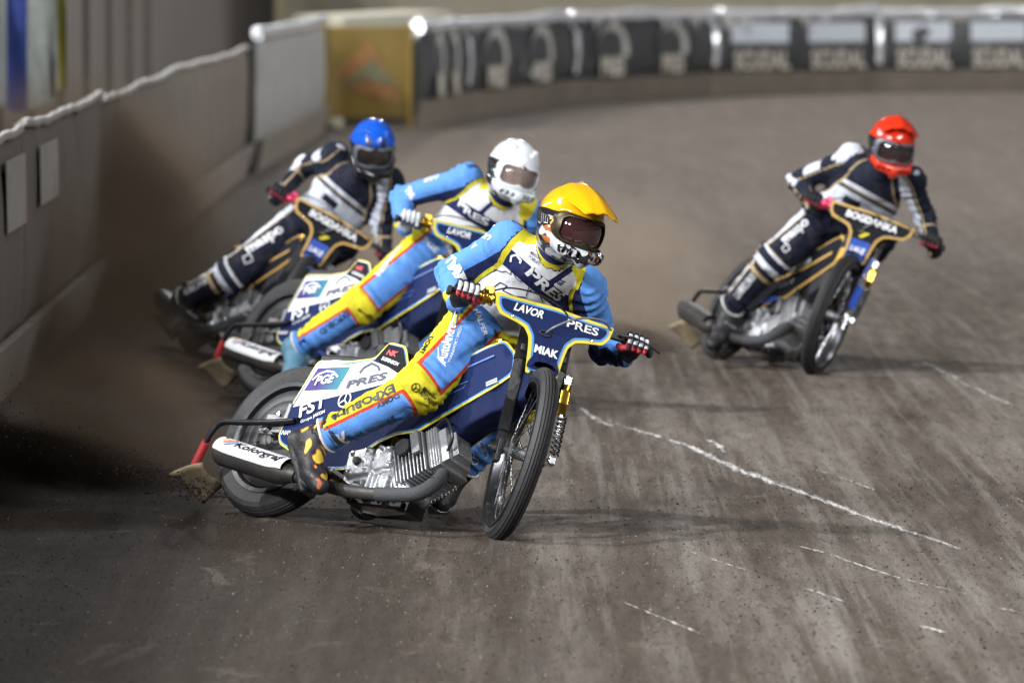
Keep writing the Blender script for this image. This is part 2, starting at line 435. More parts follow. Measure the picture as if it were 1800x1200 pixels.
# loose clods on the surface
rng_ = np.random.RandomState(5)
def clods(name, pts, sizes, m, seed=1):
    r = np.random.RandomState(seed); n = len(pts)
    base = np.array([(1, 0, 0), (-.8, .5, 0), (-.7, -.7, 0), (0, .1, .9), (.1, -.1, -.7)]); F = np.array([(0, 1, 3), (1, 2, 3), (2, 0, 3), (1, 0, 4), (2, 1, 4), (0, 2, 4)])
    V = base[None] * r.uniform(.6, 1.3, (n, 5, 3)); a = r.uniform(0, 6.28, n); c, s = np.cos(a)[:, None], np.sin(a)[:, None]
    V = np.stack([V[..., 0] * c - V[..., 1] * s, V[..., 0] * s + V[..., 1] * c, V[..., 2]], -1) * sizes[:, None, None] + pts[:, None]
    Fq = (F[None] + (np.arange(n) * 5)[:, None, None]).reshape(-1, 3)
    me = bpy.data.meshes.new(name); me.from_pydata(V.reshape(-1, 3).tolist(), [], Fq.tolist()); return link(name, me, m)
CLOD = mat('clod', (.060, .050, .042), .95, var=.4, vscale=3)
n = 30000; cx = rng_.uniform(-3, 3.2, n); cy = 17.2 + 13 * rng_.beta(1, 1.8, n); sz = .0016 + .0058 * rng_.power(.20, n)
tag(clods('dirt_crumbs', np.stack([cx, cy, gheight(cx, cy) + sz * .2], -1), sz, CLOD), 'loose dark dirt crumbs strewn over the track', 'dirt', kind='stuff')
n = 9000; cx = rng_.uniform(-2.5, 3.2, n); cy = 17.2 + 12 * rng_.beta(1, 1.6, n); sz = .0012 + .0032 * rng_.power(.25, n)
tag(clods('pale_grit', np.stack([cx, cy, gheight(cx, cy) + sz * .2], -1), sz, mat('pale_grit', (.26, .24, .215), .9, var=.4, vscale=3), 8), 'pale grit scattered among the dirt crumbs', 'grit', kind='stuff')

# chalk lines, worn and broken
def chalk_material():
    m, n, l, b = principled('chalk')
    b.inputs['Base Color'].default_value = (.60, .59, .58, 1); b.inputs['Roughness'].default_value = .9
    g = n.new('ShaderNodeNewGeometry'); mp = n.new('ShaderNodeMapping'); mp.inputs['Scale'].default_value = (26, 3.2, 1); l.new(g.outputs['Position'], mp.inputs[0])
    q = n.new('ShaderNodeTexNoise'); q.inputs['Scale'].default_value = 1; q.inputs['Detail'].default_value = 8; q.inputs['Roughness'].default_value = .75; l.new(mp.outputs[0], q.inputs['Vector'])
    a = n.new('ShaderNodeAttribute'); a.attribute_name = 'wear'
    s = n.new('ShaderNodeMath'); s.operation = 'ADD'; l.new(q.outputs[0], s.inputs[0]); l.new(a.outputs['Fac'], s.inputs[1])
    r = n.new('ShaderNodeMapRange'); r.inputs[1].default_value = .86; r.inputs[2].default_value = 1.08; l.new(s.outputs[0], r.inputs[0]); l.new(r.outputs[0], b.inputs['Alpha'])
    return m
CHALK = chalk_material()
def chalk(pts, w, wear, label):
    P = [on_ground(*p) for p in pts]; P = smooth_path(P, 14); vs = []; fs = []; wv = []
    for i, p in enumerate(P):
        d = (P[min(i + 1, len(P) - 1)] - P[max(i - 1, 0)]).normalized(); s = Vector((-d.y, d.x, 0)); t = i / (len(P) - 1)
        k = max(0, 1 - abs(2 * t - 1) ** 6)
        for j, q in enumerate((-1, -.5, 0, .5, 1)):
            c = p + s * (w * q); z = float(gheight(np.array([c.x]), np.array([c.y]))[0]); vs.append((c.x, c.y, z + .004))
            wv.append(wear * k - .34 * abs(q) ** .7 - .25 * (1 - k))
    for i in range(len(P) - 1):
        for j in range(4): fs.append((i * 5 + j, i * 5 + j + 1, i * 5 + j + 6, i * 5 + j + 5))
    me = bpy.data.meshes.new('chalk_line'); me.from_pydata(vs, [], fs); at_ = me.attributes.new('wear', 'FLOAT', 'POINT'); at_.data.foreach_set('value', wv)
    tag(link('chalk_line', me, CHALK), label, kind='structure')
chalk([(985, 700), (1090, 745), (1200, 780), (1300, 825), (1420, 870), (1560, 920), (1690, 962), (1790, 1000)], .080, .51, 'long worn white chalk line right of the leading motorcycle')
chalk([(1600, 625), (1660, 655), (1730, 690), (1830, 735)], .06, .46, 'pale chalk line at the right edge by the red helmet rider')
chalk([(1345, 943), (1440, 970), (1560, 1008), (1650, 1030), (1790, 1068)], .045, .45, 'faint broken chalk line below the long one')
chalk([(1170, 955), (1260, 983), (1330, 1005)], .035, .43, 'short faint chalk mark in front of the leading wheel')
chalk([(1395, 1028), (1450, 1045), (1520, 1068)], .035, .47, 'thin chalk streak in the lower right foreground')
chalk([(1085, 1053), (1150, 1080), (1260, 1125)], .035, .45, 'spotted chalk streak in the bottom foreground')
chalk([(1608, 1096), (1650, 1108), (1665, 1112)], .035, .56, 'small white chalk chip at the lower right')
chalk([(950, 795), (985, 830), (1050, 880)], .07, .36, 'ghostly chalk trace just behind the leading front wheel')
chalk([(1240, 770), (1262, 782), (1275, 800)], .07, .50, 'white chalk splash beside the long chalk line')
chalk([(1420, 820), (1480, 840), (1560, 868)], .04, .44, 'thin chalk dashes just above the long chalk line')
chalk([(1010, 712), (1050, 735), (1080, 752)], .06, .50, 'broken chalk dashes right of the leading front wheel')
chalk([(1740, 1062), (1790, 1075), (1830, 1088)], .03, .46, 'chalk fleck at the right edge of the foreground')
chalk([(1780, 870), (1800, 880), (1830, 895)], .05, .42, 'chalk smear at the right edge halfway down')
chalk([(350, 1000), (400, 1040), (460, 1066)], .14, .34, 'pale chalk smear in the left foreground')

# ================================================================== fence, walls, banners
GREYC = mat('fence_tarp', (.105, .083, .064), .75, var=.35, vscale=2.5, dirt=.5, bump=.3, bscale=6)
GREYD = mat('fence_tarp_dark', (.045, .046, .05), .5, var=.3, vscale=2, dirt=.5, bump=.4, bscale=5)
SKIRT = mat('fence_skirt', (.15, .125, .10), .8, var=.35, vscale=2, dirt=.5)
SILVER = mat('silver_foil', (.84, .86, .90), .25, .6, bump=1, bscale=9, var=.2, vscale=5)
DULLS = mat('dull_foil', (.34, .32, .30), .5, .2, bump=.6, bscale=9, var=.3, vscale=4)
PALEW = mat('pale_wall', (.60, .55, .42), .8, var=.2, vscale=.8, dirt=.3)
WALLB = mat('brown_wall', (.13, .112, .095), .8, var=.4, vscale=.7, dirt=.5)
ADW = mat('ad_white', (.52, .55, .60), .5, var=.1, dirt=.25)
ADP = mat('ad_pale', (.26, .245, .22), .6, var=.25, vscale=3, dirt=.5)
ADC = mat('ad_cream', (.42, .39, .33), .55, var=.15, dirt=.25)
ADG = mat('ad_grey', (.30, .28, .26), .55, var=.2, dirt=.3)
YELB = mat('banner_yellow', (.20, .13, .016), .5, var=.25, vscale=1.2, dirt=.35)
DARK = mat('dark_gap', (.02, .02, .022), .8)
def fence_panel(A, B, h, roll, mats, label, group, seed, bulge=.10, name='air_fence_panel', skirt=.22):
    """an inflated safety-fence section between two ground points (front side = right of A->B seen from above)"""
    A = Vector((*A, 0)); B = Vector((*B, 0)); d = (B - A).normalized(); nrm = Vector((d.y, -d.x, 0)); L = (B - A).length
    root = empty(name, Matrix.Translation((A + B) / 2)); tag(root, label, 'fence', group); inv = Matrix.Translation(-(A + B) / 2)
    SG = .35 if bulge < .07 else 1
    r = random.Random(seed); k = max(14, int(L / .16)); vs = []; fs = []
    prof = [(0.0, skirt), (.55, skirt + .05), (.95, .45), (1.0, .60), (.95, .78), (.7, .93), (.25, 1.0), (-.6, 1.0)]
    ph = [r.uniform(0, 6.28) for _ in range(6)]
    for i in range(k + 1):
        t = i / k; e = min(1, min(t, 1 - t) * L / .25); e = math.sqrt(max(0, e * (2 - e)))
        sag = SG * (.03 * math.sin(t * 5 + ph[0]) + .02 * math.sin(t * 13 + ph[1]))
        for j, (o_, z) in enumerate(prof):
            wv = SG * (.02 * math.sin(t * L * 3.1 + ph[2] + j * .6) + .012 * math.sin(t * L * 8 + ph[3] - j))
            vs.append(A + d * (t * L) + nrm * ((o_ * bulge + wv) * (.35 + .65 * e)) + Vector((0, 0, z * h + sag * z)))
    m = len(prof)
    for i in range(k):
        for j in range(m - 1): fs.append((i * m + j, (i + 1) * m + j, (i + 1) * m + j + 1, i * m + j + 1))
    mb = MB(); mb.add([inv @ v for v in vs], fs); mb.build('cover', mats[0], root, 60)
    mb = MB(); pts = []; rr = []
    for i in range(k + 1):
        t = i / k; sag = SG * (.03 * math.sin(t * 5 + ph[0]) + .02 * math.sin(t * 13 + ph[1]))
        pts.append(inv @ (A + d * (t * L) + nrm * (.03 + .004 * math.sin(t * L * 5 + ph[4])) + Vector((0, 0, h + sag + .004 * math.sin(t * L * 7 + ph[5]))))); rr.append(roll * (1 + .07 * math.sin(t * L * 9 + ph[5])))
    mb.tube(pts, rr, 12, flat=1.25); mb.build('top_roll', mats[1], root, 60)
    mb = MB(); mb.prism([inv @ (A + nrm * .02), inv @ (B + nrm * .02), inv @ (B + nrm * .10 + Vector((0, 0, skirt * h + .03))), inv @ (A + nrm * .10 + Vector((0, 0, skirt * h + .03)))], -nrm * .05)
    mb.build('skirt', mats[2], root)
    return root, inv, A, d, nrm, L
def fence_patch(fp, u0, u1, z0, z1, m, name='printed_panel', off=.018, bulge=.10):
    root, inv, A, d, nrm, L = fp
    n_ = nrm * (bulge + off); mb = MB()
    mb.prism([inv @ (A + d * u0 + n_ + Vector((0, 0, z0))), inv @ (A + d * u1 + n_ + Vector((0, 0, z0))), inv @ (A + d * u1 + n_ * .93 + Vector((0, 0, z1))), inv @ (A + d * u0 + n_ * .93 + Vector((0, 0, z1)))], nrm * .006)
    return mb.build(name, m, root)
def fence_text(fp, s, u0, u1, z0, z1, m, off=.045, bulge=.10, bold=.02):
    root, inv, A, d, nrm, L = fp
    return letter(s, inv @ (A + d * u0 + nrm * (bulge + off) + Vector((0, 0, z0))), d, (0, 0, 1), nrm, u1 - u0, z1 - z0, m, root, bold=bold)
# left side: straight run beside the track, A->B runs away from the camera so that its front faces the track
LX = [(-2.40, 14.0), (-2.62, 30.0), (-2.70, 37.0), (-2.75, 44.5), (-2.80, 52.0), (-2.82, 60.0)]
desc = ['grey fence section nearest the camera at the left edge', 'grey fence section behind the dirt cloud, second from the left edge',
        'grey fence section, third from the left edge', 'grey fence section, fourth from the left edge, left of the dark joint post', 'streaked grey fence section just before the dark joint']
for i in range(5):
    fp = fence_panel(LX[i], LX[i + 1], 1.33 + .02 * (i % 2), .022, [GREYC, DULLS, SKIRT], desc[i], 'fence sections along the left side', 40 + i, .05)
    L = fp[-1]
    if i == 0:
        fence_patch(fp, L - 1.5, L - .2, .86, 1.22, ADP, bulge=.05)
    if i == 1: fence_patch(fp, .9, 2.3, .90, 1.22, ADP, bulge=.05)
fp = fence_panel((-2.74, 60.6), (-2.50, 75.0), 1.47, .06, [mat('fence_pale', (.26, .25, .24), .6, var=.3, vscale=2, dirt=.4), SILVER, SKIRT], 'paler fence section at the far end of the left run beside the yellow banner', 'fence sections along the left side', 47, .06)
mb = MB(); mb.box((-2.80, 60.3, .68), (.12, .5, 1.36)); mb.build('fence_joint_post', DARK, None, bev=.02)
tag(bpy.data.objects['fence_joint_post'], 'dark joint post between two left fence sections', 'post')
# gate recess with the yellow banner
yb = empty('yellow_banner', Matrix.Translation((-1.95, 76.2, 0))); tag(yb, 'yellow banner board in the gap between left and far fences', 'banner')
mb = MB(); mb.box((0, 0, .78), (1.22, .08, 1.22)); mb.build('board', YELB, yb, bev=.01)
mb = MB(); mb.add([(-.45, -.045, .75), (0.05, -.045, 1.2), (.5, -.045, .35), (-.1, -.045, .5)], [(0, 1, 2, 3)]); mb.build('printed_panel', mat('banner_rust', (.28, .13, .04), .6, var=.3), yb)
mb = MB(); mb.add([(-.35, -.05, .6), (.1, -.05, .95), (.42, -.05, .6), (.0, -.05, .68)], [(0, 1, 2, 3)]); mb.build('printed_panel', mat('banner_olive', (.16, .15, .08), .6, var=.3), yb)
for sx in (-.58, .58):
    mb = MB(); mb.box((sx, -.03, .72), (.06, .10, 1.4)); mb.build('post', mat('post_ochre', (.25, .16, .02), .6), yb)
# far side: curved run of inflated sections, seen front-on
FX = [(-1.30, 76.5), (-.80, 81.5), (.85, 90.5), (3.35, 97.0), (6.35, 99.5), (9.3, 100.5), (12.2, 100)]
fd = ['dark inflated fence section nearest the yellow banner', 'dark inflated far fence section with two arch prints, second from the yellow banner', 'dark inflated far fence section with two arch prints above the white helmet rider',
      'dark inflated far fence section with two white printed panels left of the red helmet', 'dark inflated far fence section with white panels behind the red helmet', 'dark inflated far fence section cut by the right edge']
STRAP = []
for i in range(6):
    fp = fence_panel(FX[i], FX[i + 1], 1.36, .085, [GREYD, SILVER, SKIRT], fd[i], 'inflated fence sections on the far bend', 60 + i, .14, skirt=.26)
    L = fp[-1]
    if i < 3:
        for u in ((.18, .55) if i == 0 else (.14, .56)):
            w = L * (.20 if i else .22); u0 = L * u; root, inv, A, d, nrm, _ = fp
            pts = [inv @ (A + d * (u0 + w * (.5 - .5 * math.cos(t * math.pi))) + nrm * .165 + Vector((0, 0, .74 + .48 * math.sin(t * math.pi) ** .8 + .0))) for t in np.linspace(0, 1, 15)]
            mb = MB(); mb.tube(pts, [.07] * 15, 8, flat=.06); mb.build('arch_print', mat('arch_grey', (.40, .39, .37), .55, var=.2, dirt=.3), root)
            fence_text(fp, 'PRES', u0 + w * .1, u0 + w * .9, .42, .74, ADC, bulge=.15, bold=.06)
    else:
        for (u, q) in ((.10, .44), (.56, .90)):
            fence_patch(fp, L * u, L * q, .88, 1.22, ADW, bulge=.13)
            fence_text(fp, 'SCUDAL', L * u + .02, L * q - .02, .42, .76, ADC, bulge=.15, bold=.045)
    root, inv, A, d, nrm, _ = fp; rq = random.Random(i * 31 + 5); vs = []; fs = []; kk = int(L / .12)
    for q in range(kk + 1):
        u = L * q / kk; dep = .015 + .05 * rq.random() ** 2 + (.20 if rq.random() < .07 else 0); wv = rq.uniform(-.012, .012)
        for z_, o_ in ((1.45, .02), (1.42, .13 + wv), (1.36, .175 + wv), (1.36 - dep, .168 - wv)): vs.append(inv @ (A + d * u + nrm * o_ + Vector((0, 0, z_))))
    for q in range(kk):
        for j in range(3): fs.append((q * 4 + j, q * 4 + j + 1, q * 4 + 5 + j, q * 4 + 4 + j))
    mb = MB(); mb.add(vs, fs); mb.build('foil_drape', SILVER, root, 20)
    if i:
        root, inv, A, d, nrm, _ = fp; mb = MB()
        mb.tube([inv @ (A + nrm * .02 + Vector((0, 0, 1.36))), inv @ (A + nrm * .20 + Vector((0, 0, 1.15))), inv @ (A + nrm * .22 + Vector((0, 0, .8))), inv @ (A + nrm * .18 + Vector((0, 0, .5)))], [.10, .07, .06, .07], 8, flat=.5); mb.build('foil_strap', SILVER, root, 60)
        for q in range(3):
            mb = MB(); u = random.Random(i * 9 + q).uniform(.1, .9) * L; z = random.Random(i * 7 + q).uniform(.35, 1.05); a = random.Random(i + q).uniform(-.12, .12)
            mb.tube([inv @ (A + d * u + nrm * .19 + Vector((0, 0, z))), inv @ (A + d * (u + a + .1) + nrm * .2 + Vector((0, 0, z + .16)))], [.05, .035], 6, flat=.4); mb.build('foil_tape', SILVER, root, 60)
# stands behind: low walls
mb = MB(); mb.box((-5.6, 75, 1.6), (.4, 110, 3.2)); tag(mb.build('stand_wall', WALLB), 'brown terrace wall behind the left fence', 'wall')
w0 = bpy.data.objects['stand_wall']
pil = MB(); pil.box((0, 0, 1.6), (.10, .55, 3.2)); pm = pil.mesh('pilaster')
for i in range(14):
    o = link('pilaster', pm, mat('pilaster', (.21 if i % 2 else .17, .18 if i % 2 else .15, .155 if i % 2 else .13), .8, var=.3), w0); o.matrix_local = Matrix.Translation((-5.36, 31 + i * 4.1, 0))
mb = MB(); mb.box((-5.0, 131, 1.4), (.4, 1, 2.8)); mb.box((10, 131, .95), (60, .4, 1.9)); tag(mb.build('far_wall', PALEW), 'pale concrete wall behind the far fence', 'wall')
mb = MB(); mb.prism([(-2.3, 77.5, 0), (-.9, 83.5, 0), (-.9, 83.5, 1.53), (-2.3, 77.5, 1.50)], (-.8, 3.2, 0)); tag(mb.build('gate_wall', mat('gate_wall', (.42, .40, .31), .8, var=.2, dirt=.3)), 'pale cream parapet above the yellow banner', 'wall')
# flags hung behind the left fence
def flag(px, Y, cols, w, z0, z1, label, seed):
    c = at(px, 100, Y); root = empty('hanging_flag', Matrix.Translation((c.x, Y, 0))); tag(root, label, 'flag', 'flags behind the left fence')
    n_ = len(cols)
    for i, cc in enumerate(cols):
        vs = []; fs = []
        for a in range(9):
            for b_ in range(9):
                u = (i + a / 8) / n_; z = z0 + (z1 - z0) * b_ / 8
                vs.append((-w / 2 + w * u, .05 * math.sin(u * 11 + seed + z * 2), z + .04 * math.sin(u * 7 + seed)))
        for a in range(8):
            for b_ in range(8): q = a * 9 + b_; fs.append((q, q + 9, q + 10, q + 1))
        mb = MB(); mb.add(vs, fs); mb.build('stripe', cc, root, 60)
    mb = MB(); mb.cyl((-w / 2 - .05, 0, z1), (w / 2 + .05, 0, z1), .02); mb.build('rail', DARK, root)
FB, FW_, FY = mat('flag_blue', (.035, .065, .30), .7, var=.2), mat('flag_white', (.42, .45, .42), .7, var=.3, dirt=.5), mat('flag_yellow', (.40, .36, .05), .7, var=.2)
flag(30, 46, [FW_, FB, FW_], .52, 1.05, 2.25, 'blue and white flag at the top left corner', 1)
flag(94, 47, [FB, FW_, FY], .22, 1.15, 2.3, 'narrow blue white and yellow flag beside the corner flag', 2)
mb = MB(); mb.box((-5.0, 46, .9), (1.2, .3, 1.55)); tag(mb.build('dark_barrier', mat('dark_barrier', (.035, .04, .055), .7, var=.4, vscale=3)), 'dark crowd barrier under the corner flags', 'barrier')
# ================================================================== motorcycles
NAVY = (.012, .022, .085); LBLUE = (.055, .26, .66); YEL = (.70, .58, .03); WHITE = (.76, .77, .80)
RUB = mat('tyre_rubber', (.022, .022, .024), .62, var=.25, vscale=14, dirt=.35, bump=.25, bscale=70)
BLK = mat('black_metal', (.014, .014, .016), .38, .2, dirt=.18, vscale=20)
ALU = mat('cast_aluminium', (.50, .51, .53), .42, .8, var=.25, vscale=22, dirt=.5, bump=.3, bscale=120)
ALUD = mat('dull_aluminium', (.22, .225, .235), .48, .75, var=.3, vscale=18, dirt=.5, bump=.25, bscale=120)
CHROME = mat('chrome', (.65, .66, .68), .16, 1.0, dirt=.2, vscale=20)
PIPE = mat('exhaust_steel', (.075, .07, .068), .5, .6, var=.5, vscale=12, dirt=.5)
WRAP = mat('exhaust_wrap', (.05, .052, .058), .75, .1, bump=.5, bscale=150, dirt=.3)
GOLD = mat('gold_anodised', (.62, .36, .05), .25, 1.0)
REDP = mat('red_rubber', (.40, .025, .03), .5, var=.15, dirt=.25)
OCHRE = mat('dirty_flap', (.26, .20, .12), .8, var=.4, vscale=16, dirt=.75)
WHP = mat('white_gloss', WHITE, .45, spec=.3, dirt=.45, vscale=22)
NVP = mat('navy_gloss', NAVY, .6, spec=.08, coat=0, dirt=.05, vscale=12)
NVM = mat('navy_cloth', (.012, .019, .062), .8, spec=.1, var=.25, vscale=14, bump=.4, bscale=18, dirt=.05)
BKP = mat('black_gloss', (.012, .013, .018), .6, spec=.08, coat=0, dirt=.07, vscale=12)
LBP = mat('light_blue_gloss', LBLUE, .35, coat=.3); YLP = mat('yellow_gloss', YEL, .35, coat=.3, dirt=.15)
GDP = mat('gold_trim', (.58, .36, .10), .45, dirt=.15); BLP = mat('blue_gloss', (.02, .07, .36), .35, coat=.3, dirt=.12)
SEATM = mat('seat_black', (.014, .014, .018), .6, bump=.3)
INK_W = mat('print_white', (.80, .81, .83), .45); INK_K = mat('print_black', (.012, .012, .014), .5); INK_N = mat('print_navy', (.012, .018, .06), .45); INK_R = mat('print_red', (.55, .03, .04), .45)
INK_Y = mat('print_yellow', YEL, .45); INK_O = mat('print_orange', (.75, .20, .03), .45); INK_G = mat('print_grey', (.30, .31, .34), .45); INK_B = mat('print_blue', (.05, .16, .5), .45)
PURP = None
def purple_material():
    m, n, l, b = principled('purple_teal_print'); tc = n.new('ShaderNodeTexCoord'); sp = n.new('ShaderNodeSeparateXYZ'); l.new(tc.outputs['Generated'], sp.inputs[0])
    cr = n.new('ShaderNodeValToRGB'); cr.color_ramp.elements[0].color = (.035, .018, .16, 1); cr.color_ramp.elements[1].color = (.01, .22, .28, 1); cr.color_ramp.elements[0].position = .35
    l.new(sp.outputs[0], cr.inputs[0]); l.new(cr.outputs[0], b.inputs['Base Color']); b.inputs['Roughness'].default_value = .45; b.inputs['Specular IOR Level'].default_value = .2; return m
PURP = purple_material()
RAKE = R(10); AXS = Vector((-math.sin(RAKE), 0, math.cos(RAKE))); FWS = Vector((math.cos(RAKE), 0, math.sin(RAKE))); HUBF = Vector((1.33, 0, .35)); PIV = Vector((1.28, 0, .35))
def sp(a, l, f=0.0): return HUBF + AXS * a + FWS * f + Vector((0, l, 0))     # steered coordinates: up the fork, to the left, ahead
def bike_matrix(x, y, psi, lean): return Matrix.Translation((x, y, 0)) @ Matrix.Rotation(psi, 4, 'Z') @ Matrix.Rotation(-lean, 4, 'X')
def steer_matrix(a): return Matrix.Translation(PIV) @ Matrix.Rotation(-a, 4, AXS) @ Matrix.Translation(-PIV)
_BM = {}
def part(key, fn, name, mats, parent, M=None, bev=0, ang=35):
    if key not in _BM:
        b = MB(); fn(b); _BM[key] = b.mesh(name, ang)
    return link(name, _BM[key], mats, parent, bev, M)
def tyre_prof(Ro, Ri, w, grooves, bite=.006):
    p = [(Ri, -w * .36), (Ri + .02, -w * .44), (Ro - (Ro - Ri) * .42, -w * .5), (Ro - .022, -w * .44)]
    ys_ = np.linspace(-w * .36, w * .36, 4 * grooves + 3)
    for i, y in enumerate(ys_):
        r = Ro - .020 * (abs(y) / (w * .42)) ** 2.2
        if grooves and i % 4 == 3 and i < len(ys_) - 1: r -= bite
        p.append((r, y))
    p += [(Ro - .022, w * .44), (Ro - (Ro - Ri) * .42, w * .5), (Ri + .02, w * .44), (Ri, w * .36)]
    return p
def wheel(root, c, Ro, Ri, w, rear, M=None, trim=None):
    wh = empty('rear_wheel' if rear else 'front_wheel'); wh.parent = root
    if M is not None: wh.matrix_local = M
    k = 'r' if rear else 'f'
    part('ty' + k, lambda b: b.lathe(tyre_prof(Ro, Ri, w, 5 if rear else 4), c, (0, 1, 0), 72, closed=True), 'tyre', RUB, wh, ang=25)
    def rim(b):
        q = w * .36
        b.lathe([(Ri + .004, -q), (Ri + .010, -q - .004), (Ri + .010, -q - .01), (Ri - .008, -q - .008), (Ri - .022, -q * .55), (Ri - .026, 0), (Ri - .022, q * .55), (Ri - .008, q + .008), (Ri + .010, q + .01), (Ri + .010, q + .004), (Ri + .004, q), (Ri - .012, 0)], c, (0, 1, 0), 64, closed=True)
    part('rim' + k, rim, 'rim', mat('front_rim', (.10, .10, .11), .3, .9, dirt=.3) if not rear else mat('dark_rim', (.06, .062, .068), .3, .9, dirt=.3), wh, ang=30)
    def hub(b):
        b.lathe([(.0, -.075), (.016, -.075), (.016, -.05), (.042, -.048), (.042, -.04), (.024, -.035), (.024, .035), (.042, .04), (.042, .048), (.016, .05), (.016, .075), (0, .075)], c, (0, 1, 0), 24)
    part('hub' + k, hub, 'hub', ALUD, wh)
    if rear:
        def disc(b):
            pr = [(.03, -.052), (.05, -.056)] + [(.06 + .155 * i / 12, -.054 + .02 * (i / 12) ** 2 + (.003 if i % 4 == 0 else 0)) for i in range(13)]
            b.lathe(pr, c, (0, 1, 0), 64); b.lathe([(r, -y) for r, y in pr], c, (0, 1, 0), 64)
        part('disc', disc, 'wheel_cover', mat('wheel_cover', (.035, .036, .04), .45, .3, var=.3, dirt=.5), wh, ang=20)
        for j in range(4):
            a = j * math.pi / 2 + .3
            def bolt(b, a=a): b.cyl((c[0] + .1 * math.cos(a), -.05, c[2] + .1 * math.sin(a)), (c[0] + .1 * math.cos(a), -.062, c[2] + .1 * math.sin(a)), .009, n=8)
            part('wb%d' % j, bolt, 'bolt', CHROME, wh)
    else:
        for j in range(36):
            a = 2 * math.pi * j / 36; s = 1 if j % 2 else -1; a2 = a + (.62 if (j // 2) % 2 else -.62)
            def spk(b, a=a, a2=a2, s=s): b.cyl((c[0] + .04 * math.cos(a2), s * .044, c[2] + .04 * math.sin(a2)), (c[0] + (Ri - .02) * math.cos(a), s * .006, c[2] + (Ri - .02) * math.sin(a)), .0021, n=5)
            part('spk%d' % j, spk, 'spoke', CHROME, wh)
    return wh
PLATE = [(.603, -.245), (.606, -.12), (.612, 0), (.606, .12), (.603, .245), (.55, .236), (.517, .212), (.503, .14), (.492, .105), (.462, .082), (.42, .074), (.31, .064), (.31, .047), (.35, .044), (.378, .03), (.388, 0), (.378, -.03), (.35, -.044), (.31, -.047), (.31, -.064), (.42, -.074), (.462, -.082), (.492, -.105), (.503, -.14), (.517, -.212), (.55, -.236)]
SIDE = [(.166, .636), (.36, .642), (.48, .662), (.525, .735), (.62, .724), (.70, .60), (.80, .632), (.93, .70), (1.03, .765), (1.10, .795), (1.18, .74), (1.20, .655), (1.14, .60), (1.03, .515), (.93, .44), (.84, .368), (.74, .345), (.66, .30), (.60, .245), (.545, .175), (.412, .165), (.125, .262), (.098, .30), (.108, .435)]
SKIRTP = [(.70, .36), (.84, .375), (1.03, .52), (1.19, .65), (1.205, .56), (1.18, .44), (1.03, .32), (.85, .30)]
def sy(x): return -.136 + max(0, x - .7) * .09
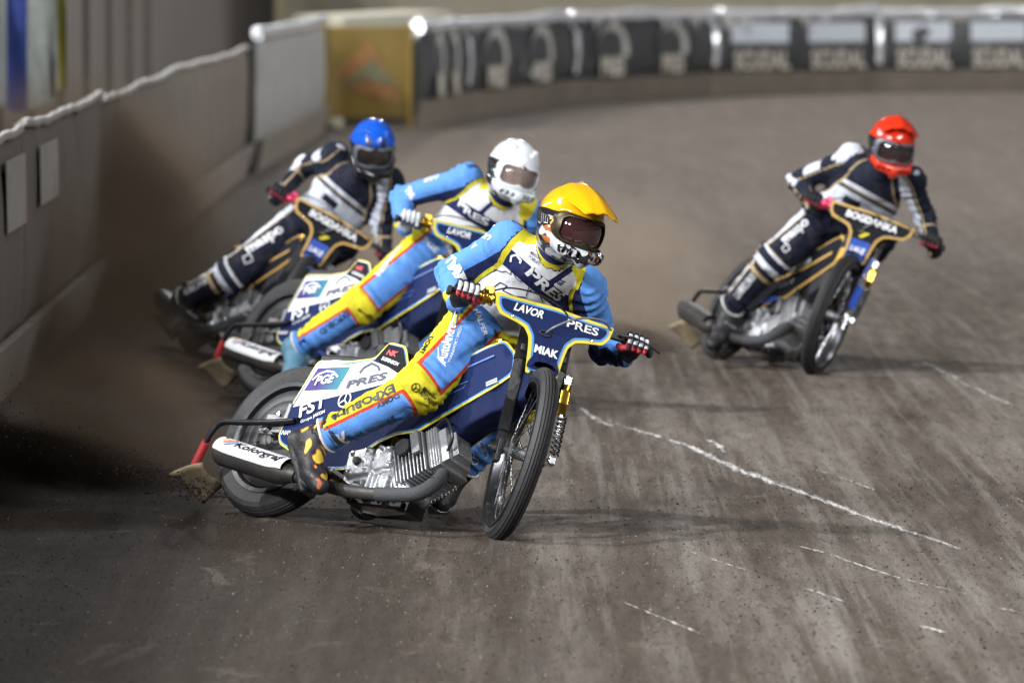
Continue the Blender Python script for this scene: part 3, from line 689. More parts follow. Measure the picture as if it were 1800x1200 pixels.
def make_bike(name, P, S, label):
    """S: scheme dict with plate/side/trim materials and prints"""
    x, y, psi, lean, st = P
    root = empty(name, bike_matrix(x, y, psi, lean)); tag(root, label, 'motorcycle', 'speedway motorcycles in the race')
    SM = steer_matrix(st)
    wheel(root, (0, 0, .33), .33, .235, .105, True)
    wheel(root, tuple(HUBF), .35, .292, .074, False, SM)
    # ---- fork, steered
    ft = S['fork']
    for s in (-1, 1):
        fk = part('fork%d' % s, lambda b: (b.cyl(sp(-.02, s * .085), sp(.40, s * .083), .0205), b.cyl(sp(.38, s * .083), sp(.62, s * .08), .026), b.box(sp(-.01, s * .085, -.005), (.05, .022, .09))), 'fork_leg', BLK if S.get('forkdark', 1) else CHROME, root, SM, bev=.002)
        part('forkg%d' % s, lambda b: b.cyl(sp(.07, s * .085), sp(.375, s * .0835), .0225), 'fork_sleeve', BLK if S.get('forkdark', 1) else (ft if s < 0 else BLP), root, SM)
        part('axn%d' % s, lambda b: b.lathe([(0, 0), (.014, 0), (.014, s * .02), (.009, s * .02), (.009, s * .034), (0, s * .034)], sp(0, s * .098), (0, 1, 0), 6), 'axle_nut', CHROME, root, SM)
    part('axle', lambda b: b.cyl(sp(0, -.105), sp(0, .105), .009), 'axle', CHROME, root, SM)
    dm = empty('damper'); dm.parent = root; dm.matrix_local = SM
    part('dmb', lambda b: (b.cyl(sp(.20, .122, .02), sp(.30, .118, .02), .017), b.lathe([(.02, 0), (.021, .012), (.02, .024)], sp(.30, .118, .02), AXS, 16)), 'body', GOLD, dm)
    part('dme', lambda b: b.cyl(sp(.0, .127, .02), sp(.2, .122, .02), .008), 'rod', CHROME, dm)
    part('dmt', lambda b: b.box(sp(.345, .117, .02), (.03, .03, .04)), 'mount', CHROME, dm, bev=.003)
    part('dmu', lambda b: b.box(sp(.005, .125, .01), (.05, .028, .03)), 'mount', CHROME, dm, bev=.003)
    part('dms', lambda b: b.tube([sp(.03 + .165 * i / 112, .127 + .017 * math.cos(i * .45), .02 + .017 * math.sin(i * .45)) for i in range(113)], .0042, 6), 'spring', BLK, dm, ang=60)
    part('brace', lambda b: (b.box(sp(.43, 0), (.06, .19, .03)), b.box(sp(.56, 0, -.01), (.06, .19, .03)), b.cyl(sp(.40, 0, -.05), sp(.60, 0, -.05), .022)), 'fork_yoke', BLK, root, SM, bev=.004)
    def guard(b):
        pr = [(.357, -.044), (.366, -.03), (.370, 0), (.366, .03), (.357, .044), (.353, .043), (.361, .028), (.364, 0), (.361, -.028), (.353, -.043)]
        b.lathe(pr, tuple(HUBF), (0, 1, 0), 22, closed=True, a0=R(84), a1=R(145))
    part('guard', guard, 'front_mudguard', BKP, root, SM)
    # ---- handlebar
    hb = empty('handlebar'); hb.parent = root; hb.matrix_local = SM
    part('bar', lambda b: b.tube(smooth_path([sp(.572, -.41, .005), sp(.582, -.30, .02), sp(.592, -.22, .02), sp(.585, -.12, -.01), sp(.575, 0, -.02), sp(.585, .12, -.01), sp(.592, .22, .02), sp(.582, .30, .02), sp(.570, .41, .005)], 5), .0115, 12), 'bar', BLK, hb, ang=60)
    for s in (-1, 1):
        part('grip%d' % s, lambda b: (b.tube([sp(.5815, s * .30, .02), sp(.573, s * .41, .005)], .0165, 16), b.lathe([(0, s * .014), (.018, s * .012), (.021, 0), (.016, -s * .006)], sp(.572, s * .414, .005), (0, 1, 0), 16)), 'grip', mat('grip_rubber', (.02, .02, .022), .7, bump=.5, bscale=200), hb)
    part('thr', lambda b: (b.lathe([(.012, -.03), (.021, -.03), (.021, -.018), (.030, -.016), (.033, -.004), (.033, .004), (.024, .008), (.024, .02), (.029, .022), (.029, .032), (.012, .034)], sp(.583, -.275, .02), (0, 1, 0), 24), b.box(sp(.612, -.266, .025), (.034, .034, .03))), 'throttle_housing', S.get('throttle', GOLD), hb, bev=.002)
    part('thr2', lambda b: b.cyl(sp(.585, -.235, .02), sp(.588, -.195, .02), .017), 'clamp', BLK, hb)
    part('lev', lambda b: (b.tube(smooth_path([sp(.585, .265, .035), sp(.583, .30, .07), sp(.572, .37, .085), sp(.555, .44, .07)], 4), [.008] * 7 + [.006] * 5 + [.009], 8, flat=.7), b.box(sp(.587, .262, .03), (.03, .05, .03))), 'clutch_lever', BLK, hb, bev=.003)
    part('cab', lambda b: b.tube(smooth_path([sp(.612, -.255, .03), sp(.635, -.19, .06), sp(.63, -.08, .09), sp(.60, .03, .08), sp(.58, .08, .02)], 5), .0035, 8), 'throttle_cable', BLK, hb)
    part('cab2', lambda b: b.tube(smooth_path([sp(.588, .255, .03), sp(.595, .18, .11), sp(.565, .08, .125), sp(.51, .0, .10), sp(.49, -.02, .05)], 5), .0045, 8), 'clutch_cable', mat('cable_grey', (.16, .165, .17), .4), hb)
    # ---- front plate
    fp = empty('front_plate'); fp.parent = root; fp.matrix_local = SM
    def pf(o_): return lambda a, l: sp(a, l, .062 + o_ - .06 * l * l)
    th = -FWS * .005
    pl = rounded(PLATE, .010, 2)
    sheet('plate', pl, pf(0), th, S['trim'], fp)
    if S['trim2']: sheet('trim_line', rounded(inset(PLATE, .013), .010, 2), pf(.0022), (0, 0, 0), S['trim2'], fp)
    sheet('face', rounded(inset(PLATE, .021 if S['trim2'] else .014), .010, 2), pf(.0044), (0, 0, 0), S['plate'], fp)
    if S.get('stem'): sheet('stem_patch', [(.435, -.055), (.435, .055), (.32, .048), (.32, -.048)], pf(.006), (0, 0, 0), S['stem'], fp)
    for (s_, a, l0, l1, h, m_, bd, shr) in S['plate_text']:
        O = pf(.0065)(a, l0); O2 = pf(.0065)(a, l1)
        letter(s_, O, O2 - O, AXS, FWS, (O2 - O).length, h, m_, fp, bold=bd, shear=shr, off=.001)
    part('pslot', lambda b: b.tube([sp(.488 + .010 * math.sin(t), -.022 + .022 * math.cos(t), .070) for t in np.linspace(0, 6.28, 20)[:-1]], .004, 6, closed=True), 'cable_slot', INK_K, fp)
    for s in (-1, 1): part('pbolt%d' % s, lambda b: b.lathe([(0, .006), (.006, .005), (.007, 0)], sp(.522, s * .165, .062), FWS, 10), 'bolt', CHROME, fp)
    # ---- side covers
    for s in (-1, 1):
        sc_ = empty('side_cover'); sc_.parent = root
        fq = lambda o_: (lambda a, z, o_=o_: Vector((a, -s * (sy(a) - o_ - .008 * math.sin(min(1, max(0, (a - .1) / .6)) * math.pi)), z)) if s > 0 else Vector((a, sy(a) - o_ - .008 * math.sin(min(1, max(0, (a - .1) / .6)) * math.pi), z)))
        sheet('panel', rounded(SIDE, .02, 2), fq(0), (0, -s * .005, 0) if s > 0 else (0, .005, 0), S['trim'], sc_)
        if s < 0:
            if S['trim2']: sheet('trim_line', rounded(inset(SIDE, .008), .018, 2), fq(.002), (0, 0, 0), S['trim2'], sc_)
            sheet('face', rounded(inset(SIDE, .014), .018, 2), fq(.004), (0, 0, 0), S['side'], sc_)
            for nm, poly, m_, lv in S['side_patch']: sheet(nm, poly, fq(lv), (0, 0, 0), m_, sc_)
            for (s_, x0, z0, x1, z1, h, m_, bd, shr) in S['side_text']:
                O = fq(.0095)(x0, z0); O2 = fq(.0095)(x1, z1); Xd = (O2 - O).normalized(); Yd = Vector((0, -1, 0)).cross(Xd) * -1
                letter(s_, O, Xd, Vector((-Xd.z, 0, Xd.x)), (0, -1, 0), (O2 - O).length, h, m_, sc_, bold=bd, shear=shr, off=.001)
            for fn, m_ in S.get('side_art', []):
                b = MB(); fn(b, fq(.0095)); b.build('emblem', m_, sc_)
        else: sheet('face', rounded(inset(SIDE, .010), .018, 2), fq(.004), (0, 0, 0), S['side'], sc_)
    if 'skirtm' not in _BM:
        F = Field((.62, -.17, .24), (1.28, .17, .72), .008)
        for i in range(7):
            t = i / 6; a = (.70 + .50 * t, .36 + .22 * t)
            F.u(d_box(F.P, (a[0] + .02, 0, a[1] + .02), (.09, .082 + .012 * math.sin(i * 2), .07 + .03 * math.sin(t * 3.1)), .03, np.array([[.83, 0, -.55], [0, 1, 0], [.55, 0, .83]])), .03)
        F.isect(F.P[..., 1] - .02); F.isect(-(F.P[..., 2] - (.385 + .62 * np.maximum(0, F.P[..., 0] - .985)))); F.F += .007 * fnoise(F.P, 32, 9); o = F.mesh('tank_skirt', S['skirt'], root); _BM['skirtm'] = o.data
    else: link('tank_skirt', _BM['skirtm'], S['skirt'], root)
    if 'tank' not in _BM:
        F = Field((.62, -.14, .5), (1.25, .14, .86), .008)
        for (a, b_, r0, r1) in [((.72, 0, .56), (.98, 0, .645), .075, .088), ((.98, 0, .645), (1.12, 0, .715), .088, .07)]:
            F.u(d_cap(F.P * npv((1, .98, 1)), a, b_, r0, r1), .04)
        o = F.mesh('fuel_tank', S['tank'], root); _BM['tank'] = o.data
    else: link('fuel_tank', _BM['tank'], S['tank'], root)
    part('filler', lambda b: b.lathe([(0, 0), (.024, 0), (.026, .006), (.026, .075), (.02, .085), (.0, .088)], (1.045, -.055, .725), (.1, -.15, 1), 20), 'tank_breather', BLK, root)
    part('filler2', lambda b: b.lathe([(.024, 0), (.0285, 0), (.0285, .012), (.024, .012)], (1.052, -.067, .79), (.1, -.15, 1), 20, closed=True), 'breather_ring', GOLD, root)
    # ---- seat and tail
    if 'seat' not in _BM:
        F = Field((.1, -.17, .55), (.75, .17, .82), .008)
        F.u(d_box(F.P, (.32, 0, .655), (.18, .118, .025), .02)); F.u(d_box(F.P, (.53, 0, .70), (.11, .118, .035), .03, np.array([[.96, 0, .25], [0, 1, 0], [-.25, 0, .96]])), .03)
        o = F.mesh('seat', SEATM, root); _BM['seat'] = o.data
    else: link('seat', _BM['seat'], SEATM, root)
    def rguard(b):
        pr = [(.372, -.115), (.385, -.11), (.39, 0), (.385, .11), (.372, .115), (.368, .11), (.382, 0), (.368, -.11)]
        b.lathe(pr, (0, 0, .33), (0, 1, 0), 24, closed=True, a0=R(15), a1=R(72))
    part('rguard', rguard, 'rear_mudguard', S['guard'], root)
    # ---- frame
    FR = S.get('frame', BLK)
    def frame(b):
        b.tube(smooth_path([(1.13, 0, .80), (1.02, 0, .72), (.8, 0, .60), (.55, 0, .60), (.30, 0, .58)], 4), .018, 10)
        b.tube(smooth_path([(1.15, 0, .72), (1.06, 0, .55), (.95, 0, .42)], 4), .017, 10)
        for s in (-1, 1):
            b.tube(smooth_path([(.55, s * .07, .12), (.40, s * .09, .24), (.2, s * .092, .31), (-.03, s * .092, .335)], 4), .014, 10)
            b.tube(smooth_path([(.55, s * .05, .60), (.38, s * .09, .52), (.1, s * .095, .40), (-.02, s * .095, .345)], 4), .012, 10)
        b.tube(smooth_path([(.55, 0, .6), (.56, 0, .4), (.55, 0, .1)], 4), .017, 10)
    part('frame', frame, 'frame', FR, root, ang=60)
    part('axr', lambda b: (b.cyl((0, -.125, .33), (0, .125, .33), .011), b.box((0, -.105, .335), (.09, .018, .045)), b.box((0, .105, .335), (.09, .018, .045)), b.lathe([(0, -.02), (.018, -.02), (.018, 0), (0, 0)], (0, -.118, .33), (0, 1, 0), 6)), 'rear_axle', ALU, root, bev=.003)
    part('adj', lambda b: (b.box((.03, -.12, .365), (.07, .035, .05)), b.box((.075, -.125, .345), (.05, .03, .07)), b.cyl((.06, -.13, .33), (.13, -.13, .36), .009), b.box((.11, -.13, .40), (.02, .03, .08))), 'axle_bracket', ALUD, root, bev=.004)
    # ---- engine
    en = empty('engine'); en.parent = root
    if 'case' not in _BM:
        F = Field((.44, -.17, .03), (1.0, .16, .36), .0055)
        Rm = np.array([[.975, 0, -.22], [0, 1, 0], [.22, 0, .975]])
        F.u(d_box(F.P, (.63, -.02, .19), (.13, .10, .095), .03, Rm)); F.u(d_box(F.P, (.76, -.02, .185), (.10, .085, .085), .03, Rm), .012)
        F.u(d_cap(F.P, (.74, -.045, .165), (.74, .05, .165), .085, .085), .012)
        F.u(d_box(F.P, (.60, -.125, .215), (.062, .022, .058), .012, Rm), .006)
        F.u(d_box(F.P, (.71, -.115, .245), (.045, .02, .05), .012, Rm), .006); F.u(d_cap(F.P, (.66, -.05, .06), (.86, -.05, .08), .035, .03), .02)
        for (cx_, cz_) in ((.56, .245), (.635, .268), (.655, .19), (.575, .165), (.70, .282), (.745, .28), (.78, .22), (.69, .10), (.80, .10)):
            F.u(d_cap(F.P, (cx_, -.15, cz_), (cx_, -.05, cz_), .009, .011), .005)
        for i in range(3): F.u(d_box(F.P, (.68 + .05 * i, -.115, .13 - .005 * i), (.006, .025, .05), .004), .004)
        F.F += .0012 * fnoise(F.P, 130, 4)
        o = F.mesh('crankcase', ALU, en); _BM['case'] = o.data
    else: link('crankcase', _BM['case'], ALU, en)
    part('knob', lambda b: (b.lathe([(0, .02), (.016, .018), (.018, 0)], (.603, -.147, .213), (0, -1, 0), 20), ), 'ignition_knob', BLK, en)
    for i, (cx_, cz_) in enumerate(((.563, .247), (.635, .264), (.65, .188), (.578, .166))):
        part('eb%d' % i, lambda b: b.lathe([(0, .008), (.006, .007), (.007, 0)], (cx_, -.150, cz_), (0, -1, 0), 8), 'bolt', CHROME, en)
    CB = Vector((.752, -.03, .192)); CA = Vector((.848, 0, .53)); CP = Vector((-.53, 0, .848)); CY = Vector((0, 1, 0))
    def fins(b):
        b.tube([CB - CA * .03, CB + CA * .20], .07, 24)
        for i in range(11): b.box(CB + CA * (.012 + i * .0175), (.0065, .20 - (.02 if i < 2 else 0), .188 - (.03 if i < 3 else 0)), (CA, CY, CP))
    part('fins', fins, 'cylinder', ALU, en, bev=.0025)
    def head(b):
        b.box(CB + CA * .225, (.05, .17, .18), (CA, CY, CP)); b.box(CB + CA * .262, (.045, .14, .15), (CA, CY, CP)); b.box(CB + CA * .30, (.03, .09, .11), (CA, CY, CP))
        for i in range(4): b.box(CB + CA * (.205 + i * .013), (.005, .185, .178), (CA, CY, CP))
    part('head', head, 'cylinder_head', ALU, en, bev=.006)
    part('hside', lambda b: (b.lathe([(0, .012), (.034, .010), (.037, 0)], CB + CA * .10 + CP * .055 - CY * .108, -CY, 24), ), 'cylinder_badge', mat('dark_badge', (.05, .052, .056), .5, .6), en)
    part('hrod', lambda b: b.box(CB + CA * .165 + CP * .04 - CY * .112, (.04, .02, .10), (CA, CY, CP)), 'pushrod_cover', ALUD, en, bev=.004)
    part('carb', lambda b: (b.cyl((.93, .05, .34), (.82, .06, .44), .035), b.cyl((.82, .06, .44), (.77, .06, .48), .05), b.box((.87, .05, .39), (.05, .09, .06))), 'carburettor', ALUD, en, bev=.004)
    part('tube1', lambda b: b.tube(smooth_path([(.90, -.1, .40), (.97, -.13, .43), (1.03, -.12, .36), (1.0, -.09, .30)], 4), .007, 8), 'oil_hose', BLK, en)
    part('prim', lambda b: (b.lathe([(0, .04), (.085, .035), (.095, 0)], (.45, .12, .17), (0, 1, 0), 28), b.box((.6, .135, .18), (.3, .03, .14))), 'primary_cover', ALUD, en, bev=.006)
    part('sump', lambda b: (b.box((.72, -.03, .07), (.30, .14, .03)), b.box((.86, -.03, .075), (.06, .1, .05)), b.cyl((.60, -.07, .09), (.60, -.12, .06), .014), b.cyl((.78, -.06, .09), (.79, -.11, .055), .016)), 'engine_plate', BLK, en, bev=.004)
    # ---- exhaust
    ex = empty('exhaust'); ex.parent = root
    epath = smooth_path([(.955, -.06, .235), (1.03, -.10, .205), (1.065, -.155, .145), (1.04, -.195, .085), (.95, -.205, .066), (.78, -.205, .060), (.62, -.205, .066), (.48, -.215, .085), (.36, -.235, .10)], 6)
    part('pipe', lambda b: b.tube(epath, .0255, 18), 'pipe', PIPE, ex, ang=60)
    part('wrap', lambda b: b.tube(epath[5:29], .0290, 18), 'pipe_wrap', WRAP, ex, ang=60)
    SA = Vector((.37, -.237, .098)); SB = Vector((-.045, -.262, .160)); SD = (SB - SA).normalized(); Ls = (SB - SA).length
    part('sil', lambda b: b.lathe([(.028, -.03), (.034, 0), (.052, .05), (.056, .09), (.056, Ls - .02), (.05, Ls), (.036, Ls + .004), (.034, Ls - .03), (0, Ls - .03)], SA, SD, 32), 'silencer', PIPE, ex)
    def shield(b):
        d, a, c_ = basis(SD); vs = []; fs = []; n_ = 14; k_ = 12
        up_ = Vector((0, -.62, .78)); up_ = (up_ - d * up_.dot(d)).normalized(); sd = d.cross(up_)
        for i in range(n_ + 1):
            t = i / n_; hh = Ls * (.04 + .95 * t) ; wd = 1.15 - .18 * math.exp(-((t - .02) / .12) ** 2) - .12 * math.exp(-((t - 1) / .1) ** 2)
            for j in range(k_ + 1):
                q = (j / k_ - .5) * 2 * wd
                vs.append(SA + d * hh + (up_ * math.cos(q) + sd * math.sin(q)) * (.0615 if 0 < j < k_ else .058))
        for i in range(n_):
            for j in range(k_): q = i * (k_ + 1) + j; fs.append((q, q + 1, q + k_ + 2, q + k_ + 1))
        b.add(vs, fs)
    part('shield', shield, 'heat_shield', S.get('shield', WHP), ex, ang=60)
    if S.get('shield_text'):
        up_ = Vector((0, -.62, .78)); up_ = (up_ - SD * up_.dot(SD)).normalized(); sd = SD.cross(up_)
        n_ = (up_ * .9 - Vector((0, .5, 0))).normalized(); n_ = (n_ - SD * n_.dot(SD)).normalized(); yv = n_.cross(-SD)
        if yv.z < 0: yv = -yv
        bv = BVHTree.FromPolygons([v.co[:] for v in _BM['shield'].vertices], [tuple(p.vertices) for p in _BM['shield'].polygons])
        O = SA + SD * (Ls * .74) + n_ * .062 - yv * .024
        letter(S['shield_text'], O, -SD, yv, n_, Ls * .66, .045, INK_K, ex, bold=.03, shear=.2, bvh=bv, off=.0015, sub=.02)
        for j, m_ in enumerate((INK_Y, INK_R, INK_B)):
            q0 = SA + SD * (Ls * (.95 - j * .035)) - yv * (.005) + n_ * .062
            v = np.array([(0, 0), (.05, .03), (.065, .03), (.015, 0)]) + np.array([0, .008 - j * .010]); place2d('logo_stripe', v, [(0, 1, 2, 3)], q0, -SD, yv, n_, 1.2, 1.0, m_, ex, bv, .0017, .02)
    for j, (t, q) in enumerate(((.08, .35), (.93, .2), (.15, -.5))):
        d, a, c_ = basis(SD); up_ = Vector((0, -.62, .78)); up_ = (up_ - d * up_.dot(d)).normalized(); sd = d.cross(up_); nn = up_ * math.cos(q) + sd * math.sin(q)
        part('sb%d' % j, lambda b: b.lathe([(0, .005), (.007, .004), (.008, 0)], SA + SD * (Ls * t) + nn * .061, nn, 10), 'bolt', BLK, ex)
    for t in (10, 17): part('clampb%d' % t, lambda b: b.lathe([(0, .006), (.006, .005), (.007, 0)], epath[t + 3] + Vector((0, -.02, .024)), (0, -.6, .8), 8), 'bolt', CHROME, ex)
    # ---- dirt deflector behind the rear wheel
    dd = empty('dirt_deflector'); dd.parent = root
    part('dbar', lambda b: b.tube(smooth_path([(.20, -.155, .365), (.06, -.16, .345), (-.10, -.165, .332), (-.205, -.17, .322), (-.245, -.168, .28), (-.268, -.16, .235)], 5), .0125, 12), 'arm', S.get('darm', BLK), dd, ang=60)
    part('dred', lambda b: b.tube([(-.258, -.163, .258), (-.270, -.158, .232), (-.305, -.138, .14)], [.014, .017, .018], 14), 'sleeve', REDP, dd)
    def flap(b):
        vs = []; fs = []
        A, B, C, D = Vector((-.39, -.175, .082)), Vector((-.255, -.15, .150)), Vector((-.285, .02, .120)), Vector((-.33, .0, .045))
        for i in range(9):
            for j in range(7):
                u = i / 8; v = j / 6
                p = (A * (1 - u) + D * u) * (1 - v) + (B * (1 - u) + C * u) * v; vs.append(p + Vector((0, 0, .010 * math.sin(u * 5 + v * 3))))
        for i in range(8):
            for j in range(6): q = i * 7 + j; fs.append((q, q + 7, q + 8, q + 1))
        b.add(vs, fs)
    o = part('flap', flap, 'flap', OCHRE, dd, ang=60); so = o.modifiers.new('thickness', 'SOLIDIFY'); so.thickness = .012
    # ---- footrest
    part('peg', lambda b: (b.cyl((.585, -.09, .11), (.60, -.27, .115), .012), b.cyl((.58, -.10, .14), (.66, -.13, .13), .016), b.box((.60, -.24, .118), (.045, .08, .018))), 'footrest', ALUD, root, bev=.003)
    return root
def ring_art(c, r, w, n=24):
    def f(b, P):
        vs = []; fs = []
        for i in range(n):
            a = 2 * math.pi * i / n
            for q in (r, r - w): vs.append(P(c[0] + q * math.cos(a), c[1] + q * math.sin(a)))
        for i in range(n): j = (i + 1) % n; fs.append((i * 2, j * 2, j * 2 + 1, i * 2 + 1))
        b.add(vs, fs)
    return f
def line_art(pts, w, lift=0):
    def f(b, P):
        vs = []; fs = []
        Q = [Vector(p) for p in pts]
        for i, p in enumerate(Q):
            d = (Q[min(i + 1, len(Q) - 1)] - Q[max(i - 1, 0)]).normalized(); s = Vector((-d.y, d.x)) * w / 2
            ww = w
            vs += [P(*(p + s)), P(*(p - s))]
        for i in range(len(Q) - 1): fs.append((2 * i, 2 * i + 2, 2 * i + 3, 2 * i + 1))
        b.add(vs, fs)
    return f
PUR = [(.189, .598), (.371, .613), (.344, .512), (.157, .497)]
WHT = [(.180, .618), (.36, .624), (.478, .646), (.640, .610), (.650, .571), (.40, .495), (.128, .424)]
HUMP = [(.532, .722), (.612, .712), (.668, .63), (.640, .600), (.492, .655)]
swoosh = [(.185, .545), (.21, .572), (.25, .588), (.29, .585), (.325, .565)]
house = [(.435, .588), (.447, .612), (.480, .634), (.522, .622), (.537, .606)]
teamA = dict(plate=NVP, side=NVP, tank=mat('tank_navy', (.014, .026, .10), .6, spec=.08, var=.35, vscale=40, dirt=.03), skirt=NVM, trim=YLP, trim2=LBP, guard=NVP, fork=BLK, shield_text='Kolorgraf',
    plate_text=[('LAVOR', .545, -.165, -.045, .034, INK_W, .03, .25), ('PRES', .545, .055, .185, .034, INK_W, .02, 0), ('MIAK', .400, -.05, .048, .034, INK_W, .04, 0)],
    side_patch=[('white_field', WHT, WHP, .0055), ('purple_field', PUR, PURP, .007), ('seat_patch', HUMP, BKP, .007)],
    side_text=[('PGE', .208, .522, .315, .540, .040, INK_W, .03, .3), ('PRES', .392, .516, .592, .572, .034, INK_N, .03, .15), ('FST', .192, .375, .325, .437, .062, INK_W, .025, .1), ('Grupa', .215, .350, .27, .375, .018, INK_W, .0, 0), ('JAKON', .275, .377, .33, .402, .02, INK_W, .02, 0), ('NK', .54, .675, .60, .668, .024, INK_R, .05, .2), ('SUSPENSION', .525, .652, .625, .63, .016, INK_W, .02, .2), ('NAW', .125, .30, .20, .30, .02, INK_W, .02, .2), ('LAVOR', .72, .43, .80, .47, .03, INK_W, .03, .2)],
    side_art=[(line_art(swoosh, .008), INK_W), (line_art(house, .010), INK_N), (ring_art((.41, .468), .034, .006), INK_W), (line_art([(.41, .50), (.41, .468), (.385, .448)], .006), INK_W), (line_art([(.41, .468), (.435, .448)], .006), INK_W),
              (line_art([(.735, .565), (.95, .645), (1.08, .72)], .008), mat('print_midblue', (.05, .13, .42), .5)), (line_art([(.90, .55), (1.0, .60), (.99, .57), (.91, .525), (.90, .55)], .004), mat('print_midblue', (.05, .13, .42), .5)), (line_art([(1.09, .60), (1.135, .625), (1.14, .615), (1.095, .59)], .010), INK_G)])
teamB = dict(plate=BKP, side=BKP, tank=BKP, skirt=mat('black_cloth', (.012, .013, .018), .7, bump=.4, bscale=18), trim=GDP, trim2=None, guard=BKP, fork=BLK, stem=BLP, frame=mat('gold_frame', (.42, .27, .10), .45, .3, dirt=.3), shield=PIPE, throttle=mat('pink_anodised', (.62, .06, .14), .35, .4),
    plate_text=[('BOGDANKA', .538, -.14, .16, .042, INK_W, .04, 0), ('LALE', .36, -.04, .04, .035, INK_W, .03, 0), ('7', .45, -.03, .03, .035, INK_Y, .05, 0)],
    side_patch=[('white_field', [(.30, .60), (.46, .62), (.45, .58), (.29, .55)], WHP, .006), ('blue_field', [(.60, .32), (.72, .37), (.80, .36), (.66, .31)], BLP, .006)],
    side_text=[('BOGDANKA', .72, .50, .93, .60, .04, INK_W, .03, 0), ('maspo', .15, .40, .35, .46, .05, INK_W, .03, 0), ('NICE', .75, .41, .86, .47, .03, INK_W, .03, 0)], side_art=[(line_art([(.62, .45), (.90, .56), (1.1, .68)], .016), GDP)])
teamB2 = dict(teamB); teamB2['forkdark'] = 0; teamB2['fork'] = mat('gold_sleeve', (.72, .42, .02), .4, dirt=.1)
B_Y = (-1.024, 22.71, -.762, .504, .615); B_W = (-1.2688, 28.9277, -.8386, .4485, .5868); B_R = (1.1253, 31.9014, -1.2135, .5296, .6453); B_B = (-1.8846, 32.68, -1.2448, .62, .35)
make_bike('speedway_motorcycle', B_Y, teamA, 'navy and yellow speedway motorcycle leading the race under the yellow helmet rider')
make_bike('speedway_motorcycle', B_W, teamA, 'navy and yellow speedway motorcycle under the white helmet rider')
make_bike('speedway_motorcycle', B_B, teamB, 'black and gold speedway motorcycle under the blue helmet rider')
make_bike('speedway_motorcycle', B_R, teamB2, 'black and gold speedway motorcycle under the red helmet rider')
# ================================================================== riders
def kid(o, root):
    o.parent = root; o.matrix_parent_inverse = root.matrix_world.inverted(); return o
def nv(p): return np.array([p[0], p[1], p[2]], float)
SUITB = (.11, .29, .72); NAVYC = (.012, .02, .085); WHC = (.74, .75, .79); YELC = (.64, .56, .025); REDC = (.48, .05, .02); GOLDC = (.55, .36, .12); BLKC = (.011, .014, .030)
SUIT_A = paint('suit_blue_yellow', SUITB, [('navy', NAVYC), ('white', WHC), ('yel', YELC), ('red', REDC)], .78, .2, bump=.6, bscale=15, dirt=.36)
SUIT_B = paint('suit_black_white', BLKC, [('white', (.66, .70, .80)), ('navy', BLKC), ('yel', (.46, .35, .19))], .78, .2, bump=.6, bscale=15, dirt=.36)
SKIN = mat('skin', (.52, .30, .21), .55, var=.1)
GLOVE_A = paint('glove_navy_red', (.012, .014, .03), [('finger', (.66, .67, .70)), ('palm', (.45, .03, .04))], .6, dirt=.1)
GLOVE_W = paint('glove_white', (.60, .62, .66), [('palm', (.05, .06, .10))], .6, dirt=.15)
GLOVE_B = paint('glove_black', (.012, .012, .016), [('palm', (.30, .02, .05))], .6, dirt=.15)
BOOT_A = paint('boot_flames', (.016, .016, .019), [('blaze', (.42, .10, .02)), ('blaze2', (.58, .42, .04))], .5, dirt=.3)
BOOT_W = mat('boot_pale', (.10, .24, .34), .55, var=.3, dirt=.6, vscale=14, bump=.4)
BOOT_B = mat('boot_black', (.018, .018, .021), .5, dirt=.35, vscale=12, bump=.4)
STEEL = mat('steel_shoe', (.34, .33, .32), .28, 1.0, var=.3, dirt=.5, vscale=18)
CUFF = mat('cuff_white', (.66, .66, .64), .6, dirt=.3)
